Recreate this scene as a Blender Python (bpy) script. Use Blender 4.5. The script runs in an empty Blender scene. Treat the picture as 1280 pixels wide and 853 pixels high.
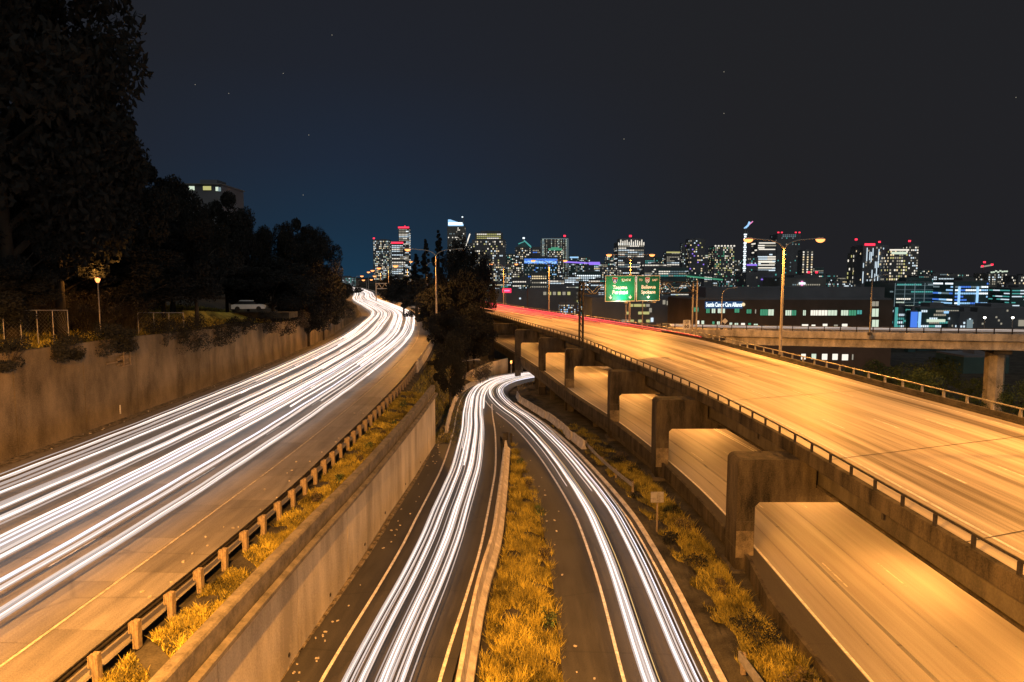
import bpy, math, random
import numpy as np
from mathutils import Vector
random.seed(7); rng = np.random.default_rng(11)
S = bpy.context.scene; COL = S.collection

# ------------------------------------------------------------------ camera
FPX = 850.0; TH = math.atan((426.5-347.0)/FPX)
cam_d = bpy.data.cameras.new('camera'); cam = bpy.data.objects.new('camera', cam_d); COL.objects.link(cam)
cam_d.sensor_width = 36; cam_d.lens = FPX/1280*36; cam_d.clip_end = 9000; cam_d.clip_start = 0.1
cam.rotation_euler = (math.pi/2-TH, 0, 0); S.camera = cam

# ------------------------------------------------------------------ night sky
W = bpy.data.worlds.new('World'); S.world = W; W.use_nodes = True
nt = W.node_tree; nt.nodes.clear()
def N(t, **k):
    n = nt.nodes.new(t)
    for a, b in k.items(): setattr(n, a, b)
    return n
def worldnodes():
    out = N('ShaderNodeOutputWorld'); bg = N('ShaderNodeBackground'); tc = N('ShaderNodeTexCoord')
    sep = N('ShaderNodeSeparateXYZ'); nt.links.new(tc.outputs['Generated'], sep.inputs[0])
    # elevation ramp of the western glow
    def ramp(stops, src):
        r = N('ShaderNodeValToRGB'); e = r.color_ramp.elements
        e[0].position, e[0].color = stops[0][0], (*stops[0][1], 1); e[1].position, e[1].color = stops[-1][0], (*stops[-1][1], 1)
        for p, c in stops[1:-1]:
            q = e.new(p); q.color = (*c, 1)
        nt.links.new(src, r.inputs[0]); return r
    left = ramp([(0, (.010, .040, .080)), (.07, (.0115, .031, .060)), (.16, (.014, .0235, .044)), (.28, (.0152, .0185, .028)), (.42, (.0158, .0168, .0215)), (1, (.0155, .0162, .020))], sep.outputs['Z'])
    right = ramp([(0, (.0165, .0165, .0195)), (.3, (.0165, .0168, .0195)), (1, (.0155, .0162, .020))], sep.outputs['Z'])
    az = N('ShaderNodeMapRange'); az.interpolation_type = 'SMOOTHSTEP'
    at = N('ShaderNodeMath', operation='ARCTAN2'); nt.links.new(sep.outputs['X'], at.inputs[0]); nt.links.new(sep.outputs['Y'], at.inputs[1])
    ab = N('ShaderNodeMath', operation='ADD'); ab.inputs[1].default_value = .24; nt.links.new(at.outputs[0], ab.inputs[0])
    aa = N('ShaderNodeMath', operation='ABSOLUTE'); nt.links.new(ab.outputs[0], aa.inputs[0])
    az.inputs['From Min'].default_value = -.05; az.inputs['From Max'].default_value = .62
    nt.links.new(aa.outputs[0], az.inputs['Value'])
    mx = N('ShaderNodeMix', data_type='RGBA')
    nt.links.new(az.outputs[0], mx.inputs['Factor']); nt.links.new(left.outputs[0], mx.inputs['A']); nt.links.new(right.outputs[0], mx.inputs['B'])
    nt.links.new(mx.outputs['Result'], bg.inputs['Color']); bg.inputs['Strength'].default_value = .92
    nt.links.new(bg.outputs[0], out.inputs[0])
worldnodes()
# one very soft "sun": fill added to lift the darks, as a clouded sky glow would
sd = bpy.data.lights.new('fill_sun', 'SUN'); sd.energy = .6; sd.angle = math.radians(120); sd.color = (1, .97, .9)
so = bpy.data.objects.new('fill_sun', sd); COL.objects.link(so); so.rotation_euler = (math.radians(42), 0, math.radians(15))
S.view_settings.view_transform = 'Standard'; S.view_settings.look = 'None'; S.view_settings.exposure = 0; S.view_settings.gamma = 1
S.cycles.use_denoising = True; S.cycles.max_bounces = 5; S.cycles.diffuse_bounces = 3; S.cycles.glossy_bounces = 2
S.cycles.sample_clamp_indirect = 4; S.cycles.caustics_reflective = False; S.cycles.caustics_refractive = False
SODIUM = (1.0, .395, .062)
SOD_P = 31000.0

# ------------------------------------------------------------------ pixel helpers (used to survey the place from the photograph)
c_, s_ = math.cos(TH), math.sin(TH)
def ray(px, py):
    u = (px-640)/FPX; v = -(py-426.5)/FPX
    return u, c_+v*s_, -s_+v*c_
def G(px, py, z):
    d = ray(px, py); t = z/d[2]; return d[0]*t, d[1]*t
def A(px, py, Y):
    d = ray(px, py); t = Y/d[1]; return Vector((d[0]*t, Y, d[2]*t))

# ------------------------------------------------------------------ mesh helpers
def link(name, me, mats, parent=None, loc=None):
    o = bpy.data.objects.new(name, me); COL.objects.link(o)
    if mats is not None and not me.materials:
        for m in (mats if isinstance(mats, (list, tuple)) else [mats]): me.materials.append(m)
    if parent is not None: o.parent = parent
    if loc is not None: o.location = loc
    return o
def tag(o, label=None, cat=None, group=None, kind=None):
    if label: o['label'] = label
    if cat and not label: o['category'] = cat
    elif cat: o['category'] = cat
    if group: o['group'] = group
    if kind: o['kind'] = kind
    return o
def empty(name, loc, label, cat, group=None, rz=0):
    o = bpy.data.objects.new(name, None); COL.objects.link(o); o.location = loc; o.rotation_euler = (0, 0, rz)
    o.empty_display_size = .2
    return tag(o, label, cat, group)
class MB:
    def __init__(s): s.v = []; s.f = []; s.uv = []; s.mi = []; s.sm = []
    def face(s, pts, uv=None, mi=0, smooth=False):
        b = len(s.v); s.v += [tuple(p) for p in pts]; s.f.append(tuple(range(b, b+len(pts))))
        s.uv += uv if uv else [(0, 0)]*len(pts); s.mi.append(mi); s.sm.append(smooth)
    def grid(s, rows, uvs=None, mi=0, smooth=False, closed=False):
        b = len(s.v); m = len(rows[0])
        for r in rows: s.v += [tuple(p) for p in r]
        for i in range(len(rows)-1):
            for j in range(m if closed else m-1):
                k = (j+1) % m
                s.f.append((b+i*m+j, b+i*m+k, b+(i+1)*m+k, b+(i+1)*m+j)); s.mi.append(mi); s.sm.append(smooth)
                if uvs: s.uv += [uvs[i][j], uvs[i][k], uvs[i+1][k], uvs[i+1][j]]
                else: s.uv += [(0, 0)]*4
    def box(s, cx, cy, cz, sx, sy, sz, rz=0, mi=0, taper=1.0):
        ca, sa = math.cos(rz), math.sin(rz); P = []
        for dz in (-.5, .5):
            k = taper if dz > 0 else 1
            for dx, dy in ((-.5, -.5), (.5, -.5), (.5, .5), (-.5, .5)):
                x, y = dx*sx*k, dy*sy*k
                P.append((cx+x*ca-y*sa, cy+x*sa+y*ca, cz+dz*sz))
        b = len(s.v); s.v += P
        for f in ((0, 3, 2, 1), (4, 5, 6, 7), (0, 1, 5, 4), (1, 2, 6, 5), (2, 3, 7, 6), (3, 0, 4, 7)):
            s.f.append(tuple(b+i for i in f)); s.mi.append(mi); s.sm.append(False)
            w = (sx, sy)[0]; s.uv += [(0, 0), (w, 0), (w, sz), (0, sz)]
    def tube(s, pts, rad, n=6, mi=0, smooth=True, cap=True):
        pts = [Vector(p) for p in pts]; rows = []
        for i, p in enumerate(pts):
            d = (pts[min(i+1, len(pts)-1)]-pts[max(i-1, 0)]).normalized()
            up = Vector((0, 0, 1)) if abs(d.z) < .9 else Vector((0, 1, 0))
            a = d.cross(up).normalized(); b2 = a.cross(d)
            r = rad[i] if isinstance(rad, (list, tuple)) else rad
            rows.append([p+(a*math.cos(2*math.pi*k/n)+b2*math.sin(2*math.pi*k/n))*r for k in range(n)])
        s.grid(rows, None, mi, smooth, True)
        if cap:
            s.face(rows[0][::-1], None, mi); s.face(rows[-1], None, mi)
    def sweep(s, prof, rows, closed=True, mi=0, caps=True):
        """prof: [(offset to the right, dz)], rows: [(x, y, z, nx, ny, arclength)]"""
        R = []; U = []
        pl = [0]
        for i in range(1, len(prof)+1):
            a, b = prof[i-1], prof[i % len(prof)]; pl.append(pl[-1]+math.hypot(a[0]-b[0], a[1]-b[1]))
        for x, y, z, nx, ny, sl in rows:
            R.append([(x+nx*o, y+ny*o, z+h) for o, h in prof]); U.append([(sl, pl[i]) for i in range(len(prof))])
        b = len(s.v); m = len(prof)
        for r in R: s.v += r
        for i in range(len(R)-1):
            for j in range(m if closed else m-1):
                k = (j+1) % m
                s.f.append((b+i*m+j, b+(i+1)*m+j, b+(i+1)*m+k, b+i*m+k)); s.mi.append(mi); s.sm.append(False)
                uj = pl[j]; uk = pl[j+1]
                s.uv += [(rows[i][5], uj), (rows[i+1][5], uj), (rows[i+1][5], uk), (rows[i][5], uk)]
        if closed and caps:
            s.f.append(tuple(b+j for j in range(m))); s.mi.append(mi); s.sm.append(False); s.uv += [(0, 0)]*m
            e = b+(len(R)-1)*m
            s.f.append(tuple(e+m-1-j for j in range(m))); s.mi.append(mi); s.sm.append(False); s.uv += [(0, 0)]*m
    def mesh(s, name):
        me = bpy.data.meshes.new(name); me.from_pydata(s.v, [], s.f)
        l = me.uv_layers.new(name='UVMap'); l.data.foreach_set('uv', [c for t in s.uv for c in t])
        me.polygons.foreach_set('material_index', s.mi); me.polygons.foreach_set('use_smooth', s.sm)
        me.update(); return me
    def build(s, name, mats, parent=None, loc=None): return link(name, s.mesh(name), mats, parent, loc)
def npmesh(name, V, F, mi=None):
    me = bpy.data.meshes.new(name); n = F.shape[1]
    me.vertices.add(len(V)); me.vertices.foreach_set('co', V.astype(np.float32).ravel())
    me.loops.add(F.size); me.loops.foreach_set('vertex_index', F.astype(np.int32).ravel())
    me.polygons.add(len(F)); me.polygons.foreach_set('loop_start', np.arange(0, F.size, n, dtype=np.int32))
    if mi is not None: me.polygons.foreach_set('material_index', mi.astype(np.int32))
    me.update(calc_edges=True); return me
def lerp_tab(tab, t):
    if t <= tab[0][0]: return tab[0][1]
    for (a, x), (b, y) in zip(tab, tab[1:]):
        if t <= b: return x+(y-x)*(t-a)/(b-a)
    return tab[-1][1]
class Curve:
    """smooth line through surveyed points (x, y)"""
    def __init__(s, ctrl, zf, step=2.0, grow=0.012):
        P = [Vector(c) for c in ctrl]; P = [P[0]*2-P[1]]+P+[P[-1]*2-P[-2]]; dense = []
        for i in range(1, len(P)-2):
            a, b, c, d = P[i-1:i+3]; tb, tc, td = (b-a).length**.5, (c-b).length**.5, (d-c).length**.5
            n = max(2, int((c-b).length/.5))
            m1 = (c-b+tc*((b-a)/tb-(c-a)/(tb+tc))); m2 = (c-b+tc*((d-c)/td-(d-b)/(tc+td)))
            for k in range(n):
                t = k/n; t2, t3 = t*t, t*t*t
                dense.append(b*(2*t3-3*t2+1)+m1*(t3-2*t2+t)+c*(-2*t3+3*t2)+m2*(t3-t2))
        dense.append(P[-2]); s.d = dense; s.L = [0]
        for a, b in zip(dense, dense[1:]): s.L.append(s.L[-1]+(b-a).length)
        s.zf = zf; s.step = step; s.grow = grow
        s.ys = np.array([p.y for p in dense]); s.xs = np.array([p.x for p in dense]); s.La = np.array(s.L)
        s.y0 = s.ys[0]; s.tab = np.interp(np.arange(s.y0, s.ys[-1]+.25, .25), s.ys, s.xs).tolist()
    def x(s, y):
        k = (y-s.y0)*4; i = int(k) if k > 0 else 0
        if i >= len(s.tab)-1: return s.tab[-1]
        f = max(0.0, k-i); return s.tab[i]*(1-f)+s.tab[i+1]*f
    def at(s, l):
        i = min(max(int(np.searchsorted(s.La, l))-1, 0), len(s.d)-2); t = (l-s.L[i])/(s.L[i+1]-s.L[i]); t = min(max(t, 0), 1)
        p = s.d[i].lerp(s.d[i+1], t); j0, j1 = max(i-3, 0), min(i+4, len(s.d)-1); d = (s.d[j1]-s.d[j0]).normalized()
        return (p.x, p.y, s.zf(p.x, p.y), d.y, -d.x, l)
    def s_of_y(s, y): return float(np.interp(y, s.ys, s.La))
    def rows(s, l0=None, l1=None, step=None, off=0.0, dz=0.0):
        l0 = 0 if l0 is None else l0; l1 = s.L[-1] if l1 is None else l1; out = []; l = l0
        while l < l1-1e-6:
            out.append(l); yy = abs(s.at(l)[1]); l += step if step else max(s.step, s.grow*yy*s.step)
        out.append(l1); R = []
        for l in out:
            x, y, z, nx, ny, sl = s.at(l); R.append((x+nx*off, y+ny*off, z+dz, nx, ny, sl))
        return R
    def yrows(s, y0, y1, **k): return s.rows(s.s_of_y(y0), s.s_of_y(y1), **k)

# ------------------------------------------------------------------ materials
def newmat(name):
    m = bpy.data.materials.new(name); m.use_nodes = True; t = m.node_tree; b = t.nodes['Principled BSDF']; return m, t, b
def mat(name, col, rough=.8, var=.25, scale=1.2, bump=.15, metal=0.0, stretch=(1, 1, 1), coord='Object', col2=None, fine=14, spec=.3):
    m, t, b = newmat(name); b.inputs['Roughness'].default_value = rough; b.inputs['Metallic'].default_value = metal
    b.inputs['Specular IOR Level'].default_value = spec
    tc = t.nodes.new('ShaderNodeTexCoord'); mp = t.nodes.new('ShaderNodeMapping'); mp.inputs['Scale'].default_value = stretch
    t.links.new(tc.outputs[coord], mp.inputs[0])
    n1 = t.nodes.new('ShaderNodeTexNoise'); n1.inputs['Scale'].default_value = scale; n1.inputs['Detail'].default_value = 6; n1.inputs['Roughness'].default_value = .65
    n2 = t.nodes.new('ShaderNodeTexNoise'); n2.inputs['Scale'].default_value = fine; n2.inputs['Detail'].default_value = 3
    t.links.new(mp.outputs[0], n1.inputs[0]); t.links.new(tc.outputs[coord], n2.inputs[0])
    mul = t.nodes.new('ShaderNodeMath'); mul.operation = 'MULTIPLY_ADD'; mul.inputs[1].default_value = .35; t.links.new(n2.outputs[0], mul.inputs[0]); t.links.new(n1.outputs[0], mul.inputs[2])
    r = t.nodes.new('ShaderNodeValToRGB'); lo = tuple(max(0, c*(1-var*1.6)) for c in col); hi = tuple(min(1, c*(1+var)) for c in (col2 or col))
    r.color_ramp.elements[0].position = .5; r.color_ramp.elements[0].color = (*lo, 1); r.color_ramp.elements[1].position = .85; r.color_ramp.elements[1].color = (*hi, 1)
    t.links.new(mul.outputs[0], r.inputs[0]); t.links.new(r.outputs[0], b.inputs['Base Color'])
    if bump:
        bp = t.nodes.new('ShaderNodeBump'); bp.inputs['Strength'].default_value = bump; bp.inputs['Distance'].default_value = .05
        t.links.new(mul.outputs[0], bp.inputs['Height']); t.links.new(bp.outputs[0], b.inputs['Normal'])
    return m
def emat(name, col, st, sampled=False):
    m, t, b = newmat(name); b.inputs['Base Color'].default_value = (.02, .02, .02, 1)
    b.inputs['Emission Color'].default_value = (*col, 1); b.inputs['Emission Strength'].default_value = st
    if not sampled: m.cycles.emission_sampling = 'NONE'
    return m
def roadmat(name, a, bcol, streak=.5, rough=.6, fine=.25, freq=1.5, crack=.5, along=.25):
    """worn lanes, on the deck also smeared car light put into the colour: tone varies across the road (u) and hardly along it (v)"""
    m, t, b = newmat(name); L = t.links.new; n = t.nodes.new
    uv = n('ShaderNodeUVMap'); mp = n('ShaderNodeMapping'); mp.inputs['Scale'].default_value = (freq, .012, 1); L(uv.outputs[0], mp.inputs[0])
    n1 = n('ShaderNodeTexNoise'); n1.inputs['Scale'].default_value = 1; n1.inputs['Detail'].default_value = 5; n1.inputs['Roughness'].default_value = .7; L(mp.outputs[0], n1.inputs[0])
    mp2 = n('ShaderNodeMapping'); mp2.inputs['Scale'].default_value = (1.1, along, 1); L(uv.outputs[0], mp2.inputs[0])
    n2 = n('ShaderNodeTexNoise'); n2.inputs['Scale'].default_value = .7; n2.inputs['Detail'].default_value = 8; n2.inputs['Roughness'].default_value = .75; L(mp2.outputs[0], n2.inputs[0])
    n3 = n('ShaderNodeTexNoise'); n3.inputs['Scale'].default_value = 22; n3.inputs['Detail'].default_value = 3; L(uv.outputs[0], n3.inputs[0])
    s1 = n('ShaderNodeMath'); s1.operation = 'MULTIPLY_ADD'; s1.inputs[1].default_value = streak; L(n1.outputs[0], s1.inputs[0]); 
    s2 = n('ShaderNodeMath'); s2.operation = 'MULTIPLY_ADD'; s2.inputs[1].default_value = 1-streak; L(n2.outputs[0], s2.inputs[0]); L(s1.outputs[0], s2.inputs[2])
    s3 = n('ShaderNodeMath'); s3.operation = 'MULTIPLY'; s3.inputs[1].default_value = fine; L(n3.outputs[0], s3.inputs[0]); L(s3.outputs[0], s1.inputs[2])
    r = n('ShaderNodeValToRGB'); r.color_ramp.elements[0].position = .42+fine*.4; r.color_ramp.elements[0].color = (*a, 1)
    r.color_ramp.elements[1].position = .60+fine*.5; r.color_ramp.elements[1].color = (*bcol, 1); L(s2.outputs[0], r.inputs[0])
    # thin dark transverse cracks and joints
    sx = n('ShaderNodeSeparateXYZ'); L(uv.outputs[0], sx.inputs[0])
    w = n('ShaderNodeTexVoronoi'); w.feature = 'DISTANCE_TO_EDGE'; w.inputs['Scale'].default_value = .16; mp3 = n('ShaderNodeMapping'); mp3.inputs['Scale'].default_value = (.5, 1, 1)
    L(uv.outputs[0], mp3.inputs[0]); L(mp3.outputs[0], w.inputs[0])
    lt = n('ShaderNodeMapRange'); lt.inputs['From Max'].default_value = .012; lt.inputs['To Min'].default_value = 1-crack; L(w.outputs[0], lt.inputs['Value'])
    mx = n('ShaderNodeMix'); mx.data_type = 'RGBA'; mx.blend_type = 'MULTIPLY'; mx.inputs['Factor'].default_value = 1; L(r.outputs[0], mx.inputs['A']); L(lt.outputs[0], mx.inputs['B'])
    L(mx.outputs['Result'], b.inputs['Base Color'])
    rr = n('ShaderNodeMapRange'); rr.inputs['To Min'].default_value = rough-.12; rr.inputs['To Max'].default_value = rough+.2; L(n2.outputs[0], rr.inputs['Value']); L(rr.outputs[0], b.inputs['Roughness'])
    bp = n('ShaderNodeBump'); bp.inputs['Strength'].default_value = .25; bp.inputs['Distance'].default_value = .01; L(n3.outputs[0], bp.inputs['Height']); L(bp.outputs[0], b.inputs['Normal'])
    return m
ORD = ['first', 'second', 'third', 'fourth', 'fifth', 'sixth', 'seventh', 'eighth', 'ninth', 'tenth', 'eleventh', 'twelfth', 'thirteenth', 'fourteenth', 'fifteenth', 'sixteenth', 'seventeenth', 'eighteenth']
M = {}
M['deck'] = roadmat('deck_concrete', (.11, .095, .08), (.56, .51, .45), .8, .5, .12, .5, 0, .03)  # bright lengthwise bands put smeared car light into the deck colour
M['lower'] = roadmat('lower_concrete', (.20, .175, .145), (.34, .31, .27), .7, .6, .2, .45, 0, .05)
M['leftroad'] = roadmat('grooved_concrete', (.11, .105, .10), (.27, .255, .24), .45, .55, .4, 1.2)
M['shoulder'] = roadmat('shoulder_asphalt', (.12, .11, .10), (.22, .205, .185), .35, .75, .5, .8)
M['dark_shoulder'] = roadmat('dark_shoulder', (.022, .019, .015), (.05, .043, .033), .35, .85, .5, .8, .2)
M['ramp'] = roadmat('ramp_asphalt', (.024, .0235, .0235), (.058, .056, .055), .3, .6, .5, 1.1, .3)
M['paint'] = mat('worn_white_paint', (.72, .70, .66), .6, .25, 3, .05)
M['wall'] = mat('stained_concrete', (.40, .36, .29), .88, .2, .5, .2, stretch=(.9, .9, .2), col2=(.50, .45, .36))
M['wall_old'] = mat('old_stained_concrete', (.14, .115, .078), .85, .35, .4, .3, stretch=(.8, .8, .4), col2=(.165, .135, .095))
M['wall_dark'] = mat('dirty_coping', (.16, .145, .125), .9, .3, 1.5, .3)
M['conc'] = mat('bridge_concrete', (.09, .08, .062), .8, .35, .6, .2, stretch=(1, 1, .35))
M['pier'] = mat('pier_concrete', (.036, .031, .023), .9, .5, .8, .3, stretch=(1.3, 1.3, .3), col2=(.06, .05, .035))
M['patch'] = mat('lit_foot_tone', (.15, .125, .085), .85, .4, .9, .1)  # lamplight on the column feet, given as a paler colour
M['bridge'] = mat('pale_bridge_concrete', (.62, .55, .42), .8, .35, .6, .2, stretch=(1, 1, .5))
M['conc_dark'] = mat('dark_concrete', (.075, .068, .058), .85, .4, .8, .2)  # darker concrete for undersides, backings and joints
M['barrier'] = mat('pale_barrier_concrete', (.52, .48, .43), .8, .25, 1.6, .15)
M['steel'] = mat('galvanised_steel', (.42, .41, .39), .45, .2, 3, .05, .6)
M['rail'] = mat('weathered_rail', (.055, .05, .045), .5, .3, 4, .1, .5)
M['wood'] = mat('weathered_timber', (.25, .20, .14), .9, .4, 5, .3, stretch=(4, 4, .4))
M['pole'] = mat('pole_steel', (.40, .37, .33), .5, .15, 2, .03, .4)
M['dirt'] = mat('dark_ground', (.055, .05, .038), .95, .5, .5, .6)
M['gravel'] = mat('gritty_verge', (.17, .145, .105), .95, .6, 2.5, .5)
M['grass'] = mat('dry_grass', (.17, .155, .03), .8, .6, .45, 0, col2=(.40, .33, .055))
M['grass_dark'] = mat('green_grass', (.05, .06, .018), .8, .5, .4, 0, col2=(.17, .15, .04))
M['leaf'] = mat('dark_foliage', (.026, .028, .028), .95, .1, .3, 0, col2=(.028, .030, .030), spec=.02)
M['leaf_brown'] = mat('brown_twiggy_foliage', (.075, .062, .042), .8, .4, .6, 0, col2=(.10, .08, .055))
M['leaf_green'] = mat('green_foliage', (.06, .10, .035), .7, .5, .4, 0, col2=(.09, .14, .05))  # the leaves' own green
M['bark'] = mat('bark', (.05, .042, .033), .9, .4, 4, .4)
M['facade'] = mat('dark_facade', (.14, .155, .18), .6, .2, .05, 0)
M['facade_grey'] = mat('grey_facade', (.17, .18, .18), .6, .2, .05, 0)
M['facade_teal'] = mat('teal_glass_facade', (.06, .12, .13), .25, .2, .05, 0)
M['facade_brown'] = mat('brown_brick_facade', (.10, .075, .06), .8, .2, .1, 0)
M['glass'] = mat('dark_glass', (.02, .025, .03), .12, .1, 1, 0, spec=.6)
M['sign_green'] = mat('sign_green_sheeting', (.0, .23, .10), .45, .08, .5, 0)
M['sign_dark'] = mat('sign_dark_green', (.0, .12, .075), .45, .08, .5, 0)
M['sign_white'] = mat('sign_white', (.8, .8, .76), .5, .05, 1, 0)
M['sign_blue'] = mat('sign_blue', (.02, .07, .35), .5, .05, 1, 0)
M['sign_red'] = mat('sign_red', (.5, .03, .03), .5, .05, 1, 0)
M['black'] = mat('black_plastic', (.02, .02, .02), .5, .1, 1, 0)
M['carpaint'] = mat('white_car_paint', (.7, .75, .78), .3, .05, 1, 0)
M['paint_dull'] = mat('dull_paint', (.46, .42, .36), .7, .3, 3, .05)
M['rubber'] = mat('rubber', (.03, .03, .03), .8, .1, 1, 0)
E_ = {}
E_['warm'] = emat('window_warm', (1, .78, .46), 1.0); E_['neutral'] = emat('window_neutral', (1, .92, .78), 1.1)
E_['cool'] = emat('window_cool', (.75, .9, 1), 1.0); E_['dim'] = emat('window_dim', (.8, .72, .55), .42)
E_['dimcool'] = emat('window_dim_cool', (.45, .62, .68), .36); E_['teal'] = emat('window_teal', (.12, .6, .55), .6)
E_['green'] = emat('window_green', (.12, .60, .34), .5); E_['yellow'] = emat('window_yellow', (.85, .80, .30), .6)
E_['blue'] = emat('window_blue', (.08, .25, .95), .9); E_['brightblue'] = emat('window_light_blue', (.35, .65, 1), 1.1)
E_['white'] = emat('crown_white', (.85, .95, 1), 1.6); E_['violet'] = emat('violet_light', (.35, .2, 1), 1.0); E_['pink'] = emat('pink_light', (1, .3, .65), 1.0)
E_['red'] = emat('beacon_red', (1, .03, .07), 2.2); E_['pale'] = emat('window_pale', (.85, 1, .78), .8)
WKEYS = list(E_.keys())
M['lens'] = emat('sodium_lens', (1, .32, .09), 2.8, False)
M['lens_white'] = emat('white_lens', (1, .93, .8), 14, False)
M['trail_w'] = emat('headlight_trail', (1, .85, .77), 1.6, True)
M['trail_b'] = emat('bluish_headlight_trail', (.93, .89, 1), 1.25, True)
M['trail_d'] = emat('faint_headlight_trail', (1, .84, .75), .8, True)
M['trail_s'] = emat('dim_headlight_trail', (1, .82, .74), .5, True)
M['trail_y'] = emat('amber_trail', (1, .62, .22), .9, True)
M['trail_r'] = emat('taillight_trail', (1, .03, .05), 2.0, True)
M['trail_p'] = emat('pink_taillight_trail', (1, .05, .10), 1.3, True)
M['trail_o'] = emat('orange_taillight_trail', (1, .30, .10), .8, True)

# ------------------------------------------------------------------ survey of the roads (camera at height 0)
def zR(x, y): return -16.5-4.0*min(1, max(0, (y-45)/95.))
LB = Curve([(-13.5, -25), (-13.3, 5), (-12.8, 19), (-12.1, 40), (-12, 58), (-12.5, 85), (-14.9, 126), (-19.1, 162), (-28.5, 222), (-43, 277), (-69, 370), (-101, 513), (-150, 700), (-215, 930)], lambda x, y: -12.0)
DL = Curve([(16.3, -25), (16.3, 10), (16.4, 27), (16.5, 40), (16.2, 50), (15.5, 60), (13.2, 80), (10.4, 103), (4.6, 132), (-6.3, 184), (-22, 250), (-44, 340)], lambda x, y: -9.9)
DR = Curve([(34.6, -25), (34.6, 20), (34.5, 45), (33.7, 59), (33, 71.5), (32, 86.7), (30.3, 107.7), (26.3, 126.4), (17.5, 158), (9.8, 184), (-6, 244), (-26, 335)], lambda x, y: -9.9)
EL = Curve([(14.2, -25), (14.2, 25), (14.4, 45), (14.0, 54), (11.9, 74), (8.9, 92), (5.2, 118), (.5, 146), (-7.3, 186), (-20, 235), (-40, 300)], lambda x, y: -16.0)
CR_ = Curve([(-6.0, -25), (-5.9, 8), (-5.4, 26), (-4.7, 35), (-4.3, 41), (-4.0, 52), (-3.9, 60), (-4.3, 76), (-5.1, 92), (-5.5, 106), (-5.0, 118), (-2.6, 130), (2.0, 138), (8.5, 143), (22, 149), (45, 156)], zR)
RR = Curve([(6.6, -25), (6.5, 8), (6.4, 26), (6.5, 36), (6.2, 46), (5.4, 56), (3.8, 70), (1.7, 83), (-.9, 95), (-2.5, 106), (-2.6, 116), (-.6, 126), (3.4, 134), (9.5, 140), (22, 146), (45, 153)], lambda x, y: zR(x, y)+.006)
WALL = Curve([(-10.2, -25), (-10.0, 8), (-9.8, 19), (-9.35, 30), (-8.9, 38), (-8.55, 48), (-8.3, 58), (-8.15, 71)], lambda x, y: -12.0)

def hill_top(y): return lerp_tab([(40, -5.0), (60, -5.3), (126, -7.6), (213, -9.8), (400, -11.2)], y)
def terrain(x, y):
    lb = LB.x(y); dl = DL.x(y); dr = DR.x(y); base = -27.0
    if x < lb-21.9:
        d = lb-21.9-x; return hill_top(y)+min(d*.10, 9)+.5*math.sin(x*.21)*math.sin(y*.13)
    if x < lb+.1: return -12.45
    wr = WALL.x(min(y, 71))
    if y < 71:
        if x < wr-.2: return -12.12
    zr = zR(x, y)-.22
    if y > 155: zr = lerp_tab([(155, -20.7), (200, -23), (400, -26.5)], y)
    rr = RR.x(min(y, 110))+2.3 if y < 112 else 3
    if y >= 71 and x < lb+9: return lerp_tab([(lb+.6, -12.4), (lb+lerp_tab([(71, 3.3), (106, 4.3), (135, 8.5)], y), zr)], x)
    if x < rr: return zr
    lo = lerp_tab([(26, -16.2), (34, -16.9), (60, -17.4), (80, -18.4), (110, -20), (160, -21.5)], y)
    e = EL.x(y)-1.8
    if x < e and y < 115: return lerp_tab([(rr, zr), (max(e, rr+.5), lo)], x)+.12*math.sin(x*3.1+y*1.7)*min(1, (x-rr))
    if x < dr+2: return lo
    return max(base, lo-(x-dr-2)*.35)
def build_ground():
    def xrow(y):
        lb = LB.x(y); w = WALL.x(min(y, 71)) if y < 90 else lb+4; e = EL.x(y)-1.8; d = DR.x(y)+2
        rr = min((RR.x(min(y, 110))+2.3 if y < 112 else 3), e-1.0); w = min(w, rr-3) if y > 90 else w
        e = max(e, w+4); rr = max(rr, w+2); d = max(d, e+3)
        an = [(-3500, 0), (-900, 2), (lb-150, 3), (lb-60, 8), (lb-21.95, 20), (lb-21.5, 1), (lb+.05, 8), (w-.34, 5), (w-.08, 1), (rr, 24), (e, 14), (d, 14), (d+60, 20), (d+200, 6), (1200, 3), (3500, 2)]
        out = [an[0][0]]
        for (p, _), (q, n) in zip(an, an[1:]): out += [p+(q-p)*(k+1)/n for k in range(n)]
        return out
    ys = sorted(set([-600, -200, -80, -40]+[-20+i*2 for i in range(0, 90)]+[160+i*6 for i in range(0, 30)]+[345, 370, 400, 450, 520, 620, 760, 950, 1300, 2000, 3200, 6000]))
    rows = [[(x, y, terrain(x, y)) for x in xrow(y)] for y in ys]
    m = MB(); m.grid(rows, smooth=False); o = m.build('ground', M['dirt']); tag(o, kind='structure')
build_ground()

def ribbon(name, curve, o0, o1, mats, nx=6, l0=None, l1=None, dz=0.0, parent=None, kind='structure', step=None):
    R = curve.rows(l0, l1, step); m = MB(); rows = []; uvs = []
    for x, y, z, a, b, sl in R:
        rows.append([(x+a*(o0+(o1-o0)*k/nx), y+b*(o0+(o1-o0)*k/nx), z+dz) for k in range(nx+1)])
        uvs.append([(o0+(o1-o0)*k/nx, sl) for k in range(nx+1)])
    m.grid(rows, uvs); o = m.build(name, mats, parent)
    if kind and parent is None: tag(o, kind=kind)
    return o
def two_edge(name, f0, f1, ys, z, mats, nx=8, W_=18.0, parent=None):
    m = MB(); rows = []; uvs = []; sl = 0; prev = None
    for y in ys:
        a, b = f0(y), f1(y)
        if prev is not None: sl += math.hypot((a+b)/2-prev[0], y-prev[1])
        prev = ((a+b)/2, y)
        rows.append([(a+(b-a)*k/nx, y, z) for k in range(nx+1)]); uvs.append([(W_*k/nx, sl) for k in range(nx+1)])
    m.grid(rows, uvs); return m.build(name, mats, parent)
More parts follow.
